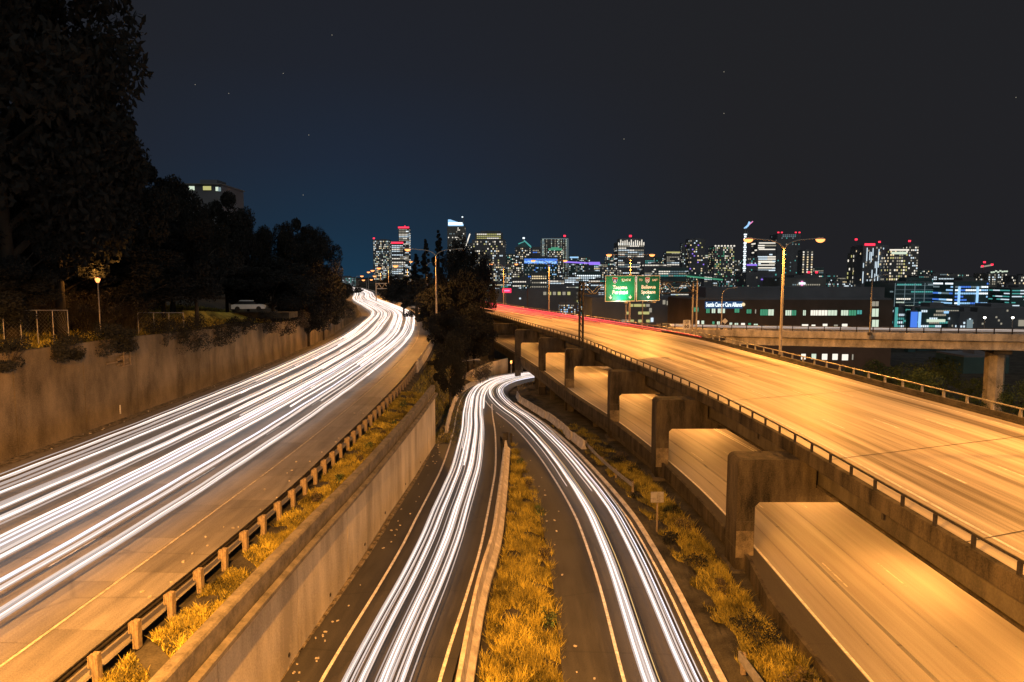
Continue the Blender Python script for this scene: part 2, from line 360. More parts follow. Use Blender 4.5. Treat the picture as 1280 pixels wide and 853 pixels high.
def strip(mb, curve, off, w, y0, y1, dz=.008, dash=None):
    """painted line with a real sheet of its own"""
    l0, l1 = curve.s_of_y(y0), curve.s_of_y(y1); segs = [(l0, l1)]
    if dash: segs = [(l, min(l+dash[0], l1)) for l in np.arange(l0, l1, dash[1])]
    for a, b in segs:
        R = curve.rows(a, b); rows = [[(x+nx*(off-w/2), y+ny*(off-w/2), z+dz), (x+nx*(off+w/2), y+ny*(off+w/2), z+dz)] for x, y, z, nx, ny, s in R]
        mb.grid(rows, [[(off, r[5]), (off+w, r[5])] for r in R])

# ------------------------------------------------------------------ left carriageway
lroad = ribbon('left_carriageway', LB, -21.3, .1, M['shoulder'], 12)
shades = [roadmat('slab_concrete_%s' % n, tuple(c*k for c in (.12, .112, .105)), tuple(c*k for c in (.26, .245, .23)), .45, .55, .45, 1.3, .25) for n, k in (('pale', 1.12), ('mid', 1.0), ('dull', .86))]
def slabs():
    lanes = [(-17.75, -14.1), (-14.08, -10.4), (-10.38, -6.75), (-6.73, -3.15), (-3.12, -.45)]
    for li, (a, b) in enumerate(lanes):
        l = LB.s_of_y(14)+li*.9
        n = 0
        while l < LB.s_of_y(118):
            L = 4.55; R = LB.rows(l, l+L-.022, 2.3); m = MB(); h = .012+random.random()*.006
            rows = [[(x+nx*a, y+ny*a, z+h-.03), (x+nx*(a+.01), y+ny*(a+.01), z+h), (x+nx*(b-.01), y+ny*(b-.01), z+h), (x+nx*b, y+ny*b, z+h-.03)] for x, y, z, nx, ny, s in R]
            m.grid(rows, [[(a, r[5]), (a, r[5]), (b, r[5]), (b, r[5])] for r in R])
            m.build('slab', random.choice(shades), lroad); l += L; n += 1
        # farther off the joints can no longer be told apart
    return
slabs()
mb = MB()
strip(mb, LB, -3.05, .115, 10, 900, .03)
strip(mb, LB, -17.8, .12, 10, 900, .03)
mb.build('edge_line', M['paint_dull'], lroad)
mb = MB()
for o in (-14.1, -10.4, -6.75): strip(mb, LB, o, .11, 15, 300, .03, (3, 12))
mb.build('lane_dashes', M['paint'], lroad)
ribbon('far_lanes', LB, -17.75, -.45, M['leftroad'], 6, LB.s_of_y(122.3), LB.L[-1], .006, parent=lroad)
# gritty strip at the foot of the left wall and along the guardrail
ribbon('wall_foot_grit', LB, -21.3, -20.2, M['gravel'], 2, dz=.02)

# ------------------------------------------------------------------ walls
def panel_wall(name, label, curve, off, y0, y1, ztop, zbot, mats, thick=.35, L=7.4, gap=.05, side=1, cat='retaining wall', back=None):
    """side=+1: visible face looks to the right of the curve"""
    root = empty(name, (0, 0, 0), label, cat); l = curve.s_of_y(y0); l1 = curve.s_of_y(y1)
    while l < l1-.5:
        e = min(l+L-gap, l1); R = []
        for x, y, z, nx, ny, s in curve.rows(l, e, 1.85): R.append((x+nx*off, y+ny*off, 0, nx, ny, s))
        m = MB(); rows = []; jit = random.uniform(-.012, .012); prof = []
        b = len(m.v)
        F = []; U = []
        for x, y, z, nx, ny, s in R:
            t = ztop(y); q = zbot(y); o0, o1 = (-thick*side, jit)
            F.append([(x+nx*o0, y+ny*o0, q), (x+nx*o1, y+ny*o1, q), (x+nx*o1, y+ny*o1, t-.03), (x+nx*(o1-.03*side), y+ny*(o1-.03*side), t), (x+nx*o0, y+ny*o0, t)])
            U.append([(s, k*1.0) for k in range(5)])
        m.grid(F, U, closed=True); m.face(F[0][::-1]); m.face(F[-1])
        m.build('panel', mats, root); l += L
    m = MB(); rows = []; 
    for x, y, z, nx, ny, s in curve.yrows(y0, y1):
        o0 = off-(thick-.12)*side; o1 = off-(thick+.1)*side; o2 = off-.10*side
        rows.append([(x+nx*o1, y+ny*o1, zbot(y)), (x+nx*o2, y+ny*o2, zbot(y)), (x+nx*o2, y+ny*o2, ztop(y)-.05), (x+nx*o1, y+ny*o1, ztop(y)-.05)])
    m.grid(rows, closed=True); m.build('backing', back or M['conc_dark'], root)
    return root
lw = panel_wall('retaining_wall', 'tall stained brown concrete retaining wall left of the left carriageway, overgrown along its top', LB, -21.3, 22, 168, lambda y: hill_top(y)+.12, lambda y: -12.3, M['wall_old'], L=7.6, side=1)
mb = MB()
x, y, z, nx, ny, s = LB.at(LB.s_of_y(57.5)); zt = A(0, 452, 57)[2]
for i in range(11):
    px0 = 137+random.random()*16; py0 = 438+i*1.9
    p = G(px0, 530, -12); X = -33.35
    yy = 640; Y = X/((px0-640)/FPX)
    q = A(px0, py0, Y); mb.box(X+.16, Y, q.z, .05, 1.0+random.random()*1.3, .11)
mb.box(-33.1, 57.6, A(143, 446, 57.5).z, .06, .14, 1.5); mb.box(-33.1, 58.6, A(152, 446, 58.5).z, .06, .12, 1.3)
o = mb.build('plank_patch', M['wood']); tag(o, 'weathered timber planks hung over the top of the brown left wall', 'planks')
mb = MB(); q = A(142, 512, 56.8); mb.box(-33.18, 56.8, q.z, .04, .14, .75); o = mb.build('marker_plate', M['paint']); tag(o, 'small pale vertical marker plate on the left concrete wall', 'marker')

wz = lambda y: -11.95
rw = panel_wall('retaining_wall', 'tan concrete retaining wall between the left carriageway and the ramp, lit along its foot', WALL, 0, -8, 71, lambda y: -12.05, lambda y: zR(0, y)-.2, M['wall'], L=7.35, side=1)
mb = MB(); mb.sweep([(.06, -.32), (.30, -.32), (.30, -.16), (.06, -.08)], WALL.yrows(-8, 71, dz=0)); mb.build('ledge', M['wall_dark'], rw)
mb = MB(); mb.sweep([(-.46, -.25), (-.0, -.25), (.02, .62), (-.04, .70), (-.40, .70), (-.46, .62)], WALL.yrows(-8, 71, dz=0)); mb.build('parapet', M['wall_dark'], rw)

# island barrier between the two ramps
ISL = Curve([(-2.6, -20), (-2.45, 10), (-2.1, 25), (-1.75, 34), (-1.15, 41), (-.9, 50), (-.75, 60), (-.65, 68)], zR)
mb = MB(); mb.sweep([(-.26, -.2), (-.26, .1), (-.12, .35), (-.07, .95), (.1, .95), (.20, .35), (.48, .08), (.48, -.2)], ISL.rows())
ib = mb.build('barrier', M['barrier']); tag(ib, 'pale concrete barrier beside the grassy island between the two ramps', 'barrier')
mb = MB(); mb.box(-.72, 70.3, zR(0, 70)+.65, .5, .5, 1.3); mb.box(-.1, 70.6, zR(0, 70)+.6, .25, .5, 1.2); mb.box(-.45, 70.1, zR(0, 70)+1.0, .12, .1, .9)
o = mb.build('crash_cushion', M['rail']); tag(o, 'dark crash cushion at the tip of the barrier where the ramps split', 'crash cushion')

# ------------------------------------------------------------------ ramps
ramp_a = ribbon('ramp_road', CR_, -4.1, 2.9, M['ramp'], 6)
ramp_b = ribbon('ramp_road', RR, -4.3, 2.15, M['ramp'], 6)
mb = MB(); strip(mb, CR_, -2.45, .15, -5, 150, .012); strip(mb, CR_, 2.4, .15, -5, 100, .012); mb.build('edge_line', M['paint'], ramp_a)
mb = MB(); strip(mb, RR, -1.8, .15, -5, 104, .012); strip(mb, RR, 1.75, .13, -5, 108, .012); mb.build('edge_line', M['paint'], ramp_b)
mb = MB(); mb.sweep([(2.1, -.15), (2.1, .10), (2.13, .13), (2.36, .13), (2.4, -.15)], RR.yrows(-10, 100)); o = mb.build('kerb', M['barrier']); tag(o, kind='structure')
mb = MB(); mb.sweep([(-4.0, -.2), (-4.55, -.2), (-4.4, 0.05), (-4.15, .05)][::-1], CR_.yrows(-10, 72)); o = mb.build('gutter', M['gravel']); tag(o, kind='structure')
# far barrier on the outside of the bend
BF = Curve([(-7.6, 77), (-8.4, 92), (-8.7, 106), (-8.2, 117), (-6.2, 127), (-2.5, 135.5), (3, 142), (10, 147.5), (24, 154)], zR)
mb = MB(); mb.sweep([(-.3, -.3), (-.12, .3), (-.08, .85), (.08, .85), (.14, .3), (.3, -.3)], BF.rows()); o = mb.build('barrier', M['barrier']); tag(o, 'curved pale concrete barrier on the outside of the ramp bend', 'barrier')
FW = Curve([(-9.3, 123), (-7.6, 130), (-4.5, 137), (0, 143)], lambda x, y: -20.2)
o = panel_wall('retaining_wall', 'short orange lit concrete wall behind the ramp bend', FW, 0, 124, 142, lambda y: -18.3+.08*(y-124), lambda y: -21, M['wall'], L=4, side=1)

# ------------------------------------------------------------------ guardrail on the left verge
GR = Curve([(-13.1, -10), (-12.9, 8), (-12.55, 20), (-12.2, 25), (-11.95, 30), (-11.75, 36), (-11.7, 44), (-11.75, 58), (-12.1, 78), (-12.8, 92)], lambda x, y: -12.1)
gr = empty('guardrail', (0, 0, 0), 'steel guardrail on timber posts beside the left carriageway', 'guardrail')
mb = MB(); wprof = [(-.17, .48), (-.13, .50), (-.22, .56), (-.13, .62), (-.13, .66), (-.22, .72), (-.13, .78), (-.165, .80), (-.15, .77), (-.245, .72), (-.16, .66), (-.16, .62), (-.245, .56), (-.15, .51)]
mb.sweep([(a-.1, b) for a, b in wprof], GR.rows(0, None, 2)); mb.build('beam', M['rail'], gr)
pm = MB(); pm.box(0, 0, .42, .2, .22, .95); pme = pm.mesh('post'); pme.materials.append(M['wood'])
bm_ = MB(); bm_.box(0, 0, 0, .14, .2, .36); bme = bm_.mesh('block'); bme.materials.append(M['wood'])
l = GR.s_of_y(21.4)-1.98*13
while l < GR.L[-1]:
    if l > 0:
        x, y, z, nx, ny, s = GR.at(l); a = math.atan2(-nx, ny)+math.pi/2+random.uniform(-.05, .05)
        p = link('post', pme, None, gr, (x+nx*.12, y+ny*.12, z)); p.rotation_euler = (random.uniform(-.02, .02), random.uniform(-.03, .03), a)
        q = link('block', bme, None, gr, (x-nx*.04, y-ny*.04, z+.64)); q.rotation_euler = (0, 0, a)
    l += 1.98
# barrier and rail round the far bend
mb = MB(); mb.sweep([(-.05, -.4), (-.0, .25), (.06, .85), (.24, .85), (.3, .25), (.34, -.4)], LB.yrows(88, 900)); o = mb.build('barrier', M['barrier'])
tag(o, 'long pale concrete barrier round the far right bend of the left carriageway', 'barrier')
mb = MB(); mb.sweep([(.14, .88), (.2, .88), (.2, 1.3), (.14, 1.3)], LB.yrows(90, 400)); mb.build('top_rail', M['steel'], o)
mb = MB(); mb.sweep([(-.3, -1.6), (.6, -1.6), (.6, -.42), (-.3, -.42)], LB.yrows(86, 300)); o = mb.build('edge_girder', M['conc_dark'], o)

# ------------------------------------------------------------------ upper viaduct
va = empty('viaduct', (0, 0, 0), 'wide elevated highway deck on outrigger piers crossing the right half', 'viaduct')
ys = [-25+i*2.5 for i in range(0, 60)]+[125+i*5 for i in range(0, 42)]
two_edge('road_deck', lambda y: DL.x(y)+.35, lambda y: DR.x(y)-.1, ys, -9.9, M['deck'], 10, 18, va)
mb = MB()
strip(mb, DL, 2.0, .15, 5, 300, .01); strip(mb, DR, -1.3, .15, 5, 300, .01)
mb.build('edge_line', M['paint'], va)
mb = MB()
for f in (.3, .5, .7):
    y = 8
    while y < 260:
        L = 3.0; P = []
        for yy in (y, y+1.5, y+L):
            a, b = DL.x(yy), DR.x(yy); X = a+(b-a)*f; P.append([(X-.06, yy, -9.888), (X+.06, yy, -9.888)])
        mb.grid(P); y += 12
mb.build('lane_dashes', M['paint'], va)
for y in (28, 39.5, 57, 74, 92, 112, 132):   # expansion joints across the deck
    a, b = DL.x(y)+.4, DR.x(y)-.15; mb = MB(); mb.grid([[(a, y-3.4, -9.885), (b, y+3.2, -9.885)], [(a, y-3.33, -9.885), (b, y+3.27, -9.885)]]); mb.build('expansion_joint', M['conc_dark'], va)
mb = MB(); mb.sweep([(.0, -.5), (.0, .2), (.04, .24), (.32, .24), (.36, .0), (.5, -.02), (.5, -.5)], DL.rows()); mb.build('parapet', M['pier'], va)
mb = MB(); mb.sweep([(1.15, -2.0), (1.6, -2.0), (1.6, -.53), (1.15, -.53)], DL.rows()); mb.build('edge_girder', M['conc'], va)
mb = MB(); mb.sweep([(1.0, -2.1), (1.75, -2.1), (1.75, -2.0), (1.0, -2.0)], DL.rows()); mb.build('girder_flange', M['pier'], va)
for k in (.25, .5, .75, .95):
    mb = MB(); rows = []
    for y in ys:
        a, b = DL.x(y), DR.x(y); X = a+(b-a)*k; rows.append([(X-.3, y, -11.3), (X+.3, y, -11.3), (X+.3, y, -10.3), (X-.3, y, -10.3)])
    mb.grid(rows, closed=True); mb.build('inner_girder', M['conc_dark'], va)
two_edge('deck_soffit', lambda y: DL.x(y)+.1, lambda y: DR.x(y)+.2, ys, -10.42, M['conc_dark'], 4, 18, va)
# left rail with posts
mb = MB()
R = DL.yrows(-20, 300)
mb.tube([(x+nx*.17, y+ny*.17, z+.74) for x, y, z, nx, ny, s in R], .055, 6); mb.build('rail', M['rail'], va)
pm = MB(); pm.box(0, 0, .2, .09, .16, .44); dpm = pm.mesh('rail_post'); dpm.materials.append(M['rail'])
l = DL.s_of_y(23.6)-2.25*10; n = 0
while DL.at(l)[1] < 200:
    x, y, z, nx, ny, s = DL.at(l); p = link('rail_post', dpm, None, va, (x+nx*.17, y+ny*.17, z+.26)); p.rotation_euler = (0, 0, math.atan2(-nx, ny)+math.pi/2); l += 2.25
# right parapet
mb = MB(); mb.sweep([(-.1, -.5), (-.1, .02), (-.02, .45), (.3, .45), (.35, -.5)], DR.rows()); mb.build('parapet', M['conc_dark'], va)
mb = MB(); mb.sweep([(-.22, -.0), (-.22, .14), (-.1, .14), (-.1, 0)], DR.rows()); mb.build('curb', M['conc'], va)
mb = MB(); R = DR.yrows(-20, 300); mb.tube([(x+nx*.12, y+ny*.12, z+1.02) for x, y, z, nx, ny, s in R], .06, 6); mb.build('rail', M['steel'], va)
pm = MB(); pm.box(0, 0, .28, .16, .2, .56, taper=.7); rpm = pm.mesh('rail_post'); rpm.materials.append(M['steel'])
l = DR.s_of_y(45.6)-2.55*6
while DR.at(l)[1] < 200:
    x, y, z, nx, ny, s = DR.at(l); p = link('rail_post', rpm, None, va, (x+nx*.12, y+ny*.12, z+.45)); p.rotation_euler = (0, 0, math.atan2(-nx, ny)+math.pi/2); l += 2.55
# piers with outrigger caps: pixel columns of the front face, distance, foot
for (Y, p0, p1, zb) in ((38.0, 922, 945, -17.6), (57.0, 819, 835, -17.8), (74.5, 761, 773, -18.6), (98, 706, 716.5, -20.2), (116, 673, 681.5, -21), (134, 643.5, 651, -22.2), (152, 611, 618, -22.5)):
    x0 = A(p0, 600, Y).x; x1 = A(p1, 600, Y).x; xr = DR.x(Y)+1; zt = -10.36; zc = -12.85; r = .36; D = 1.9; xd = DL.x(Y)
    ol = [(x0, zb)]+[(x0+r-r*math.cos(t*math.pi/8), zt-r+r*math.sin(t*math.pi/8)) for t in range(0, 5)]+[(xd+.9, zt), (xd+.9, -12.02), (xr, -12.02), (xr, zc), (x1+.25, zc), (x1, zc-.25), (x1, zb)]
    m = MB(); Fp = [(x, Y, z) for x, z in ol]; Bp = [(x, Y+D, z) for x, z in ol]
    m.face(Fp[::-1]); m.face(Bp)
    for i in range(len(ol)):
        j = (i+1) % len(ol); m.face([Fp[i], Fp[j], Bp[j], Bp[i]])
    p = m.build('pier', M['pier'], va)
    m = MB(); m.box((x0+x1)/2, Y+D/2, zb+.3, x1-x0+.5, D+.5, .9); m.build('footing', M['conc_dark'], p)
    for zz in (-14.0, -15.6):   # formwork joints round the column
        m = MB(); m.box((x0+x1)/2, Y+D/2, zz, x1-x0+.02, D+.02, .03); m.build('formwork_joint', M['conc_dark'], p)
    m = MB(); m.box((x0+x1)/2, Y-.006, -15.35 if Y < 100 else zb+3, x1-x0-.03, .03, 1.5+.3*math.sin(Y)); m.build('lit_foot_patch', M['patch'], p)  # paler block paints the lamplit foot onto the column
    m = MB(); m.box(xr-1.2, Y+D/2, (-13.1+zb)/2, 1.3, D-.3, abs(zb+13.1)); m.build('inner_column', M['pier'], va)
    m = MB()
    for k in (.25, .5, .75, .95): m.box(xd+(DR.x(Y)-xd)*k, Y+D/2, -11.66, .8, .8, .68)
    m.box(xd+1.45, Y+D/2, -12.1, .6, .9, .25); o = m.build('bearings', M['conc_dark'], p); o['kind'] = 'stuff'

# ------------------------------------------------------------------ lower roadway under the viaduct
lowr = empty('lower_roadway', (0, 0, 0), 'lower concrete roadway passing behind the piers under the elevated deck', 'roadway')
elw = lambda y: EL.x(y)-lerp_tab([(33, 1.35), (37, .75), (60, .75), (90, .9)], y)
ysl = [-25+i*2.5 for i in range(0, 60)]+[125+i*5 for i in range(0, 34)]
o = two_edge('pavement', lambda y: EL.x(y), lambda y: EL.x(y)+10.8, ysl, -16.0, M['lower'], 8, 10.8, lowr)
o = two_edge('shoulder', elw, lambda y: EL.x(y)+.02, ysl, -16.012, M['dark_shoulder'], 2, 1.3, lowr)
mb = MB(); strip(mb, EL, .1, .13, 5, 280, .01); strip(mb, EL, 9.0, .13, 5, 280, .01); strip(mb, EL, 9.3, .09, 5, 280, .01); mb.build('edge_line', M['paint'], lowr)
mb = MB(); 
for o_ in (3.1, 6.2): strip(mb, EL, o_, .09, 10, 280, .01, (3, 12))
mb.build('lane_dashes', M['paint_dull'], lowr)
mb = MB(); strip(mb, EL, 1.35, .09, 5, 280, .006); strip(mb, EL, 2.7, .22, 5, 280, .005); strip(mb, EL, 5.1, .10, 5, 280, .006); mb.build('tarred_joint', M['shoulder'], lowr)
mb = MB(); rows = []
for y in ysl:
    if y < 280: tp = lerp_tab([(50, -15.88), (62, -15.72)], y); rows.append([(elw(y)-.2, y, -16.9), (elw(y), y, -16.9), (elw(y), y, tp), (elw(y)-.2, y, tp)])
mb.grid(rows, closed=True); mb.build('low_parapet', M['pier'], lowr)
mb = MB(); rows = []
for y in [50+i*4 for i in range(0, 58)]: rows.append([(elw(y)+.1, y, -17.6), (EL.x(y)+10.5, y, -17.6), (EL.x(y)+10.5, y, -16.03), (elw(y)+.1, y, -16.03)])
mb.grid(rows, closed=True); mb.build('deck_box', M['conc_dark'], lowr)
for y in (84, 97, 110, 124, 140):
    mb = MB(); mb.box(elw(y)+1.2, y, -20, .8, .8, 5); mb.build('support_column', M['conc'], lowr)

# ------------------------------------------------------------------ right-hand ramp bridge
BR = Curve([(27.5, 129), (36, 124.6), (50, 119.5), (82, 110), (130, 97), (190, 80)], lambda x, y: -9.95+lerp_tab([(28, 0), (130, .65)], x))
rbt = empty('ramp_bridge', (0, 0, 0), 'narrow girder bridge carrying a side ramp off to the right edge', 'bridge')
def brow(a=0, b=None): return BR.rows(a, b, 3)
# right-normal of this curve points towards the camera
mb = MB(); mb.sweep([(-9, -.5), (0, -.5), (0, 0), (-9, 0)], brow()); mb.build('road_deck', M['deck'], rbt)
mb = MB(); mb.sweep([(.0, -.75), (.3, -.75), (.3, .38), (.26, .42), (0, .42)], brow()); mb.build('parapet', M['bridge'], rbt)
mb = MB(); mb.sweep([(-.9, -2.1), (-.35, -2.1), (-.35, -.5), (-.9, -.5)], brow()); mb.build('girder', M['bridge'], rbt)
mb = MB(); mb.sweep([(-1.0, -2.25), (-.12, -2.25), (-.12, -2.03), (-1.0, -2.03)], brow()); mb.build('girder_flange', M['bridge'], rbt)
mb = MB(); mb.sweep([(-9.3, -.75), (-9, -.75), (-9, .7), (-9.3, .7)], brow()); mb.build('far_parapet', M['conc'], rbt)
for h in (.75, 1.0, 1.28):
    mb = MB(); mb.tube([(x+nx*.15, y+ny*.15, z+h) for x, y, z, nx, ny, s in brow()], .05, 5); mb.build('rail', M['steel'], rbt)
pm = MB(); pm.box(0, 0, .45, .18, .14, .95); bpm = pm.mesh('rail_post'); bpm.materials.append(M['rail'])
l = 1.0
while l < BR.L[-1]:
    x, y, z, nx, ny, s = BR.at(l); p = link('rail_post', bpm, None, rbt, (x+nx*.15, y+ny*.15, z+.42)); p.rotation_euler = (0, 0, math.atan2(-nx, ny)+math.pi/2); l += 2.55
for X, Y in ((81.9, 114.5), (38, 128), (118, 104)):
    mb = MB(); 
    P = [(X+1.5*math.cos(a*math.pi/4+.39), Y+1.5*math.sin(a*math.pi/4+.39)) for a in range(8)]
    mb.grid([[(a, b, z) for a, b in P] for z in (-25, -12.2)], closed=True); mb.build('column', M['bridge'], rbt)
    mb = MB(); mb.box(X, Y+.5, -12.15, 2.6, 8, .9, rz=-.28); mb.build('pier_cap', M['conc'], rbt)
BR2 = Curve([(DR.x(60)+.7, 60), (DR.x(80)+1, 80), (31.8, 104), (33, 116), (38, 122)], lambda x, y: -10.6)
mb = MB(); mb.sweep([(0, -.5), (1.2, -.5), (1.2, .1), (0, .1)], BR2.yrows(60, 121)); o = mb.build('widening_edge', M['conc_dark'], va)

# ------------------------------------------------------------------ street lamps
def lamp_light(parent, loc, power, col=SODIUM, down=True, ang=178):
    ld = bpy.data.lights.new('lamp_light', 'SPOT'); ld.energy = power; ld.color = col; ld.spot_size = math.radians(ang); ld.spot_blend = .3 if ang < 160 else .12; ld.shadow_soft_size = .22
    lo = bpy.data.objects.new('lamp_light', ld); COL.objects.link(lo); lo.parent = parent; lo.location = loc; return lo
Y_ARM = False
def street_lamp(x, y, z, h, arms, label, group=None, power=SOD_P, cast=True, lens='lens', rad=.13, lensr=.3, rz=0, ang=172):
    root = empty('street_lamp', (x, y, z), label, 'street lamp', group, rz)
    m = MB(); m.tube([(0, 0, 0), (0, 0, h*.5), (0, 0, h-1.4)], [rad*1.25, rad*.95, rad*.7], 8); m.build('pole', M['pole'], root)
    m = MB(); m.box(0, 0, .15, .5, .5, .5); m.build('base_plinth', M['conc'], root)
    for dx, lit in arms:
        m = MB(); k = 1 if dx > 0 else -1; P = []
        for t in range(0, 9):
            a = t/8*math.pi/2; P.append((k*abs(dx)*.62*(1-math.cos(a)), 0, h-1.45+1.35*math.sin(a)))
        P.append((dx*.97, 0, h+.05)); m.tube(P, [rad*.62]*4+[rad*.45]*6, 6); m.build('arm', M['pole'], root)
        m = MB(); m.box(dx+k*.15, 0, h+.06, .95, .34, .2, taper=.7); hd = m.build('lamp_head', M['pole'], root)
        m = MB(); n = 10; rows = []
        for j in range(0, 6):
            a = j/5*math.pi/2; rows.append([(dx+k*.2+math.cos(2*math.pi*i/n)*lensr*1.25*math.cos(a), math.sin(2*math.pi*i/n)*lensr*.8*math.cos(a), h-.05-lensr*.9*math.sin(a)) for i in range(n)])
        m.grid(rows, closed=True, smooth=True); m.build('lens', M[lens if lit else 'glass'], hd)
        if lit and cast: lamp_light(hd, (dx+k*.2, 0, h-.12-lensr), power*(Y_ARM if (Y_ARM and k > 0) else 1), ang=ang)
    return root
for Y, lab in ((-13, 'tall double armed street lamp on the viaduct behind the camera'), (37, 'tall double armed street lamp on the viaduct just right of the view'), (82, 'tall orange double armed street lamp on the viaduct in front of the long brown building'),
               (137, 'double armed street lamp standing behind the green highway signs'), (184, 'slim double armed street lamp beyond the red trails, left of the signs'), (232, 'far double armed street lamp at the left end of the viaduct')):
    Y_ARM = 1.5 if Y in (82, 137) else 0
    x = DR.x(Y)+.2; street_lamp(x, Y, -9.7, 14.3, [(-4.1, True), (4.1, True)], lab, 'double street lamps on the viaduct', SOD_P*{-13: 1.3, 37: .5, 82: .6}.get(Y, .62), rad=.16, lensr=.46, ang=170 if Y in (82, 137) else 158)
# along the left carriageway
for Y, lab in ((7, 'tall double armed street lamp above the left verge near the camera'), (126, 'nearest tall curved arm street lamp right of the left carriageway bend'), (222, 'second curved arm street lamp along the left carriageway bend')):
    Y_ARM = 2.6 if Y == 7 else 0
    x = LB.x(Y)+.9; street_lamp(x, Y, -12.2, 17.4, [(-5, True), (5.9 if Y == 7 else 4.4, Y == 7)], lab, 'street lamps along the left carriageway', SOD_P*(1.3 if Y == 7 else .75), rad=.15, lensr=.42)
Y_ARM = False
for i, (px, py, Y) in enumerate(((495, 332, 300), (474, 335, 370), (466, 338, 430), (461, 340, 490), (468, 345, 560), (452, 345, 600), (454, 350, 640), (464, 349.5, 700))):
    q = A(px, py, Y); side = 1 if i in (0, 1, 2, 3) else -1
    street_lamp(q.x+5*side, Y, -12.2, q.z+12.2, [(-5*side, True)], ['first and nearest small far street lamp beyond the bend', 'second small far street lamp beyond the bend', 'third small far street lamp beyond the bend', 'fourth small far street lamp beyond the bend', 'lower right lamp of the far lamp cluster', 'upper left lamp of the far lamp cluster', 'lowest left lamp of the far lamp cluster', 'faint lamp in the middle of the far lamp cluster'][i], 'far street lamps beyond the bend', cast=i < 3, rad=.2, lensr=.95+.25*(i > 3))
# park lamp on the left hill
def post_lamp(px, py, Y, label, lens='lens', h=4.6, power=1200, col=SODIUM, r=.22):
    q = A(px, py, Y); root = empty('post_lamp', (q.x, Y, q.z-h), label, 'lamp')
    m = MB(); m.tube([(0, 0, 0), (0, 0, h-.3)], .06, 6); m.build('post', M['pole'], root)
    m = MB(); n = 8; rows = [[(math.cos(2*math.pi*i/n)*rr, math.sin(2*math.pi*i/n)*rr, hh) for i in range(n)] for rr, hh in ((.1, h-.32), (r, h-.05), (r*.9, h+.05), (.02, h+.12))]
    m.grid(rows, closed=True, smooth=True); g = m.build('lantern', M[lens], root)
    m = MB(); m.box(0, 0, h+.17, r*1.9, r*1.9, .05); m.build('cap', M['pole'], root)
    ld = bpy.data.lights.new('lamp_light', 'POINT'); ld.energy = power; ld.color = col; ld.shadow_soft_size = .2
    lo = bpy.data.objects.new('lamp_light', ld); COL.objects.link(lo); lo.parent = root; lo.location = (0, -.1, h+.35)
    return root
post_lamp(122, 349, 60, 'small amber lantern on a post on the dark left hillside', power=900)
post_lamp(1231, 397, 170, 'left one of two white lamps beyond the right bridge', 'lens_white', 4, 400, (1, .9, .75), .3)
post_lamp(1266, 397, 170, 'right one of two white lamps beyond the right bridge', 'lens_white', 4, 400, (1, .9, .75), .3)
post_lamp(639, 453, 136, 'small amber lamp on the dark slope behind the piers', 'lens', 3.5, 500, SODIUM, .22)
# unlit lamp by the ramp bend, and grey ones on the bridge
q = G(568, 508, -18.6)
street_lamp(A(569, 452, 108).x, 108, -18.8, A(569, 450, 108).z+18.8, [(3.4, False)], 'unlit orange lit lamp post beside the ramp bend', rad=.11, lensr=.2)
street_lamp(A(1088, 400, 114).x, 114, -9.6, A(1088, 344, 114).z+9.6, [(2.0, False)], 'unlit single arm lamp post on the right side bridge', rad=.12, lensr=.2)
street_lamp(A(902, 400, 127).x, 127, -9.9, A(902, 360, 127).z+9.9, [(2.2, False)], 'grey lamp post in front of the lit clinic sign', rad=.12, lensr=.2)
# unseen luminaires added under the viaduct to light the lower roadway
for iy, Y in enumerate((10, 23, 35, 49, 70, 91, 111, 127, 143, 170)):
    X = EL.x(Y)+6.0+1.5; root = empty('added_luminaire', (X, Y, -11.25), '%s nearest unseen box luminaire added under the elevated deck' % ORD[iy], 'luminaire', 'added luminaires under the deck')
    m = MB(); m.box(0, 0, 0, .7, .35, .2); m.box(0, 0, .35, .08, .08, .6); m.build('housing', M['pole'], root)
    m = MB(); m.box(0, 0, -.13, .6, .28, .05); m.build('lens', M['lens'], root)
    lamp_light(root, (0, 0, -.25), 3700, (1, .42, .095), ang=165)

# ------------------------------------------------------------------ light trails
def trail(curve, off, h, y0, y1, m, label, group, r=.075, wob=.0, phase=0.0, l0=None, l1=None, drift=0.0):
    mb = MB(); R = curve.rows(l0 if l0 is not None else curve.s_of_y(y0), l1 if l1 is not None else curve.s_of_y(y1), None); P = []
    n = len(R)
    for i, (x, y, z, nx, ny, s) in enumerate(R):
        o = off+wob*math.sin(s*.035+phase)+.02*math.sin(s*.31+phase*3)+drift*(i/n); P.append((x+nx*o, y+ny*o, z+h+.012*math.sin(s*.9+phase)))
    mb.tube(P, r, 4, smooth=False); o = mb.build('light_trail', m); tag(o, label, 'light trail', group); return o
TMAT = {'w': 'trail_w', 'b': 'trail_b', 'd': 'trail_d', 's': 'trail_s', 'y': 'trail_y'}
TCOL = {'w': 'white', 'b': 'bluish white', 'd': 'pale', 's': 'faint grey', 'y': 'amber'}
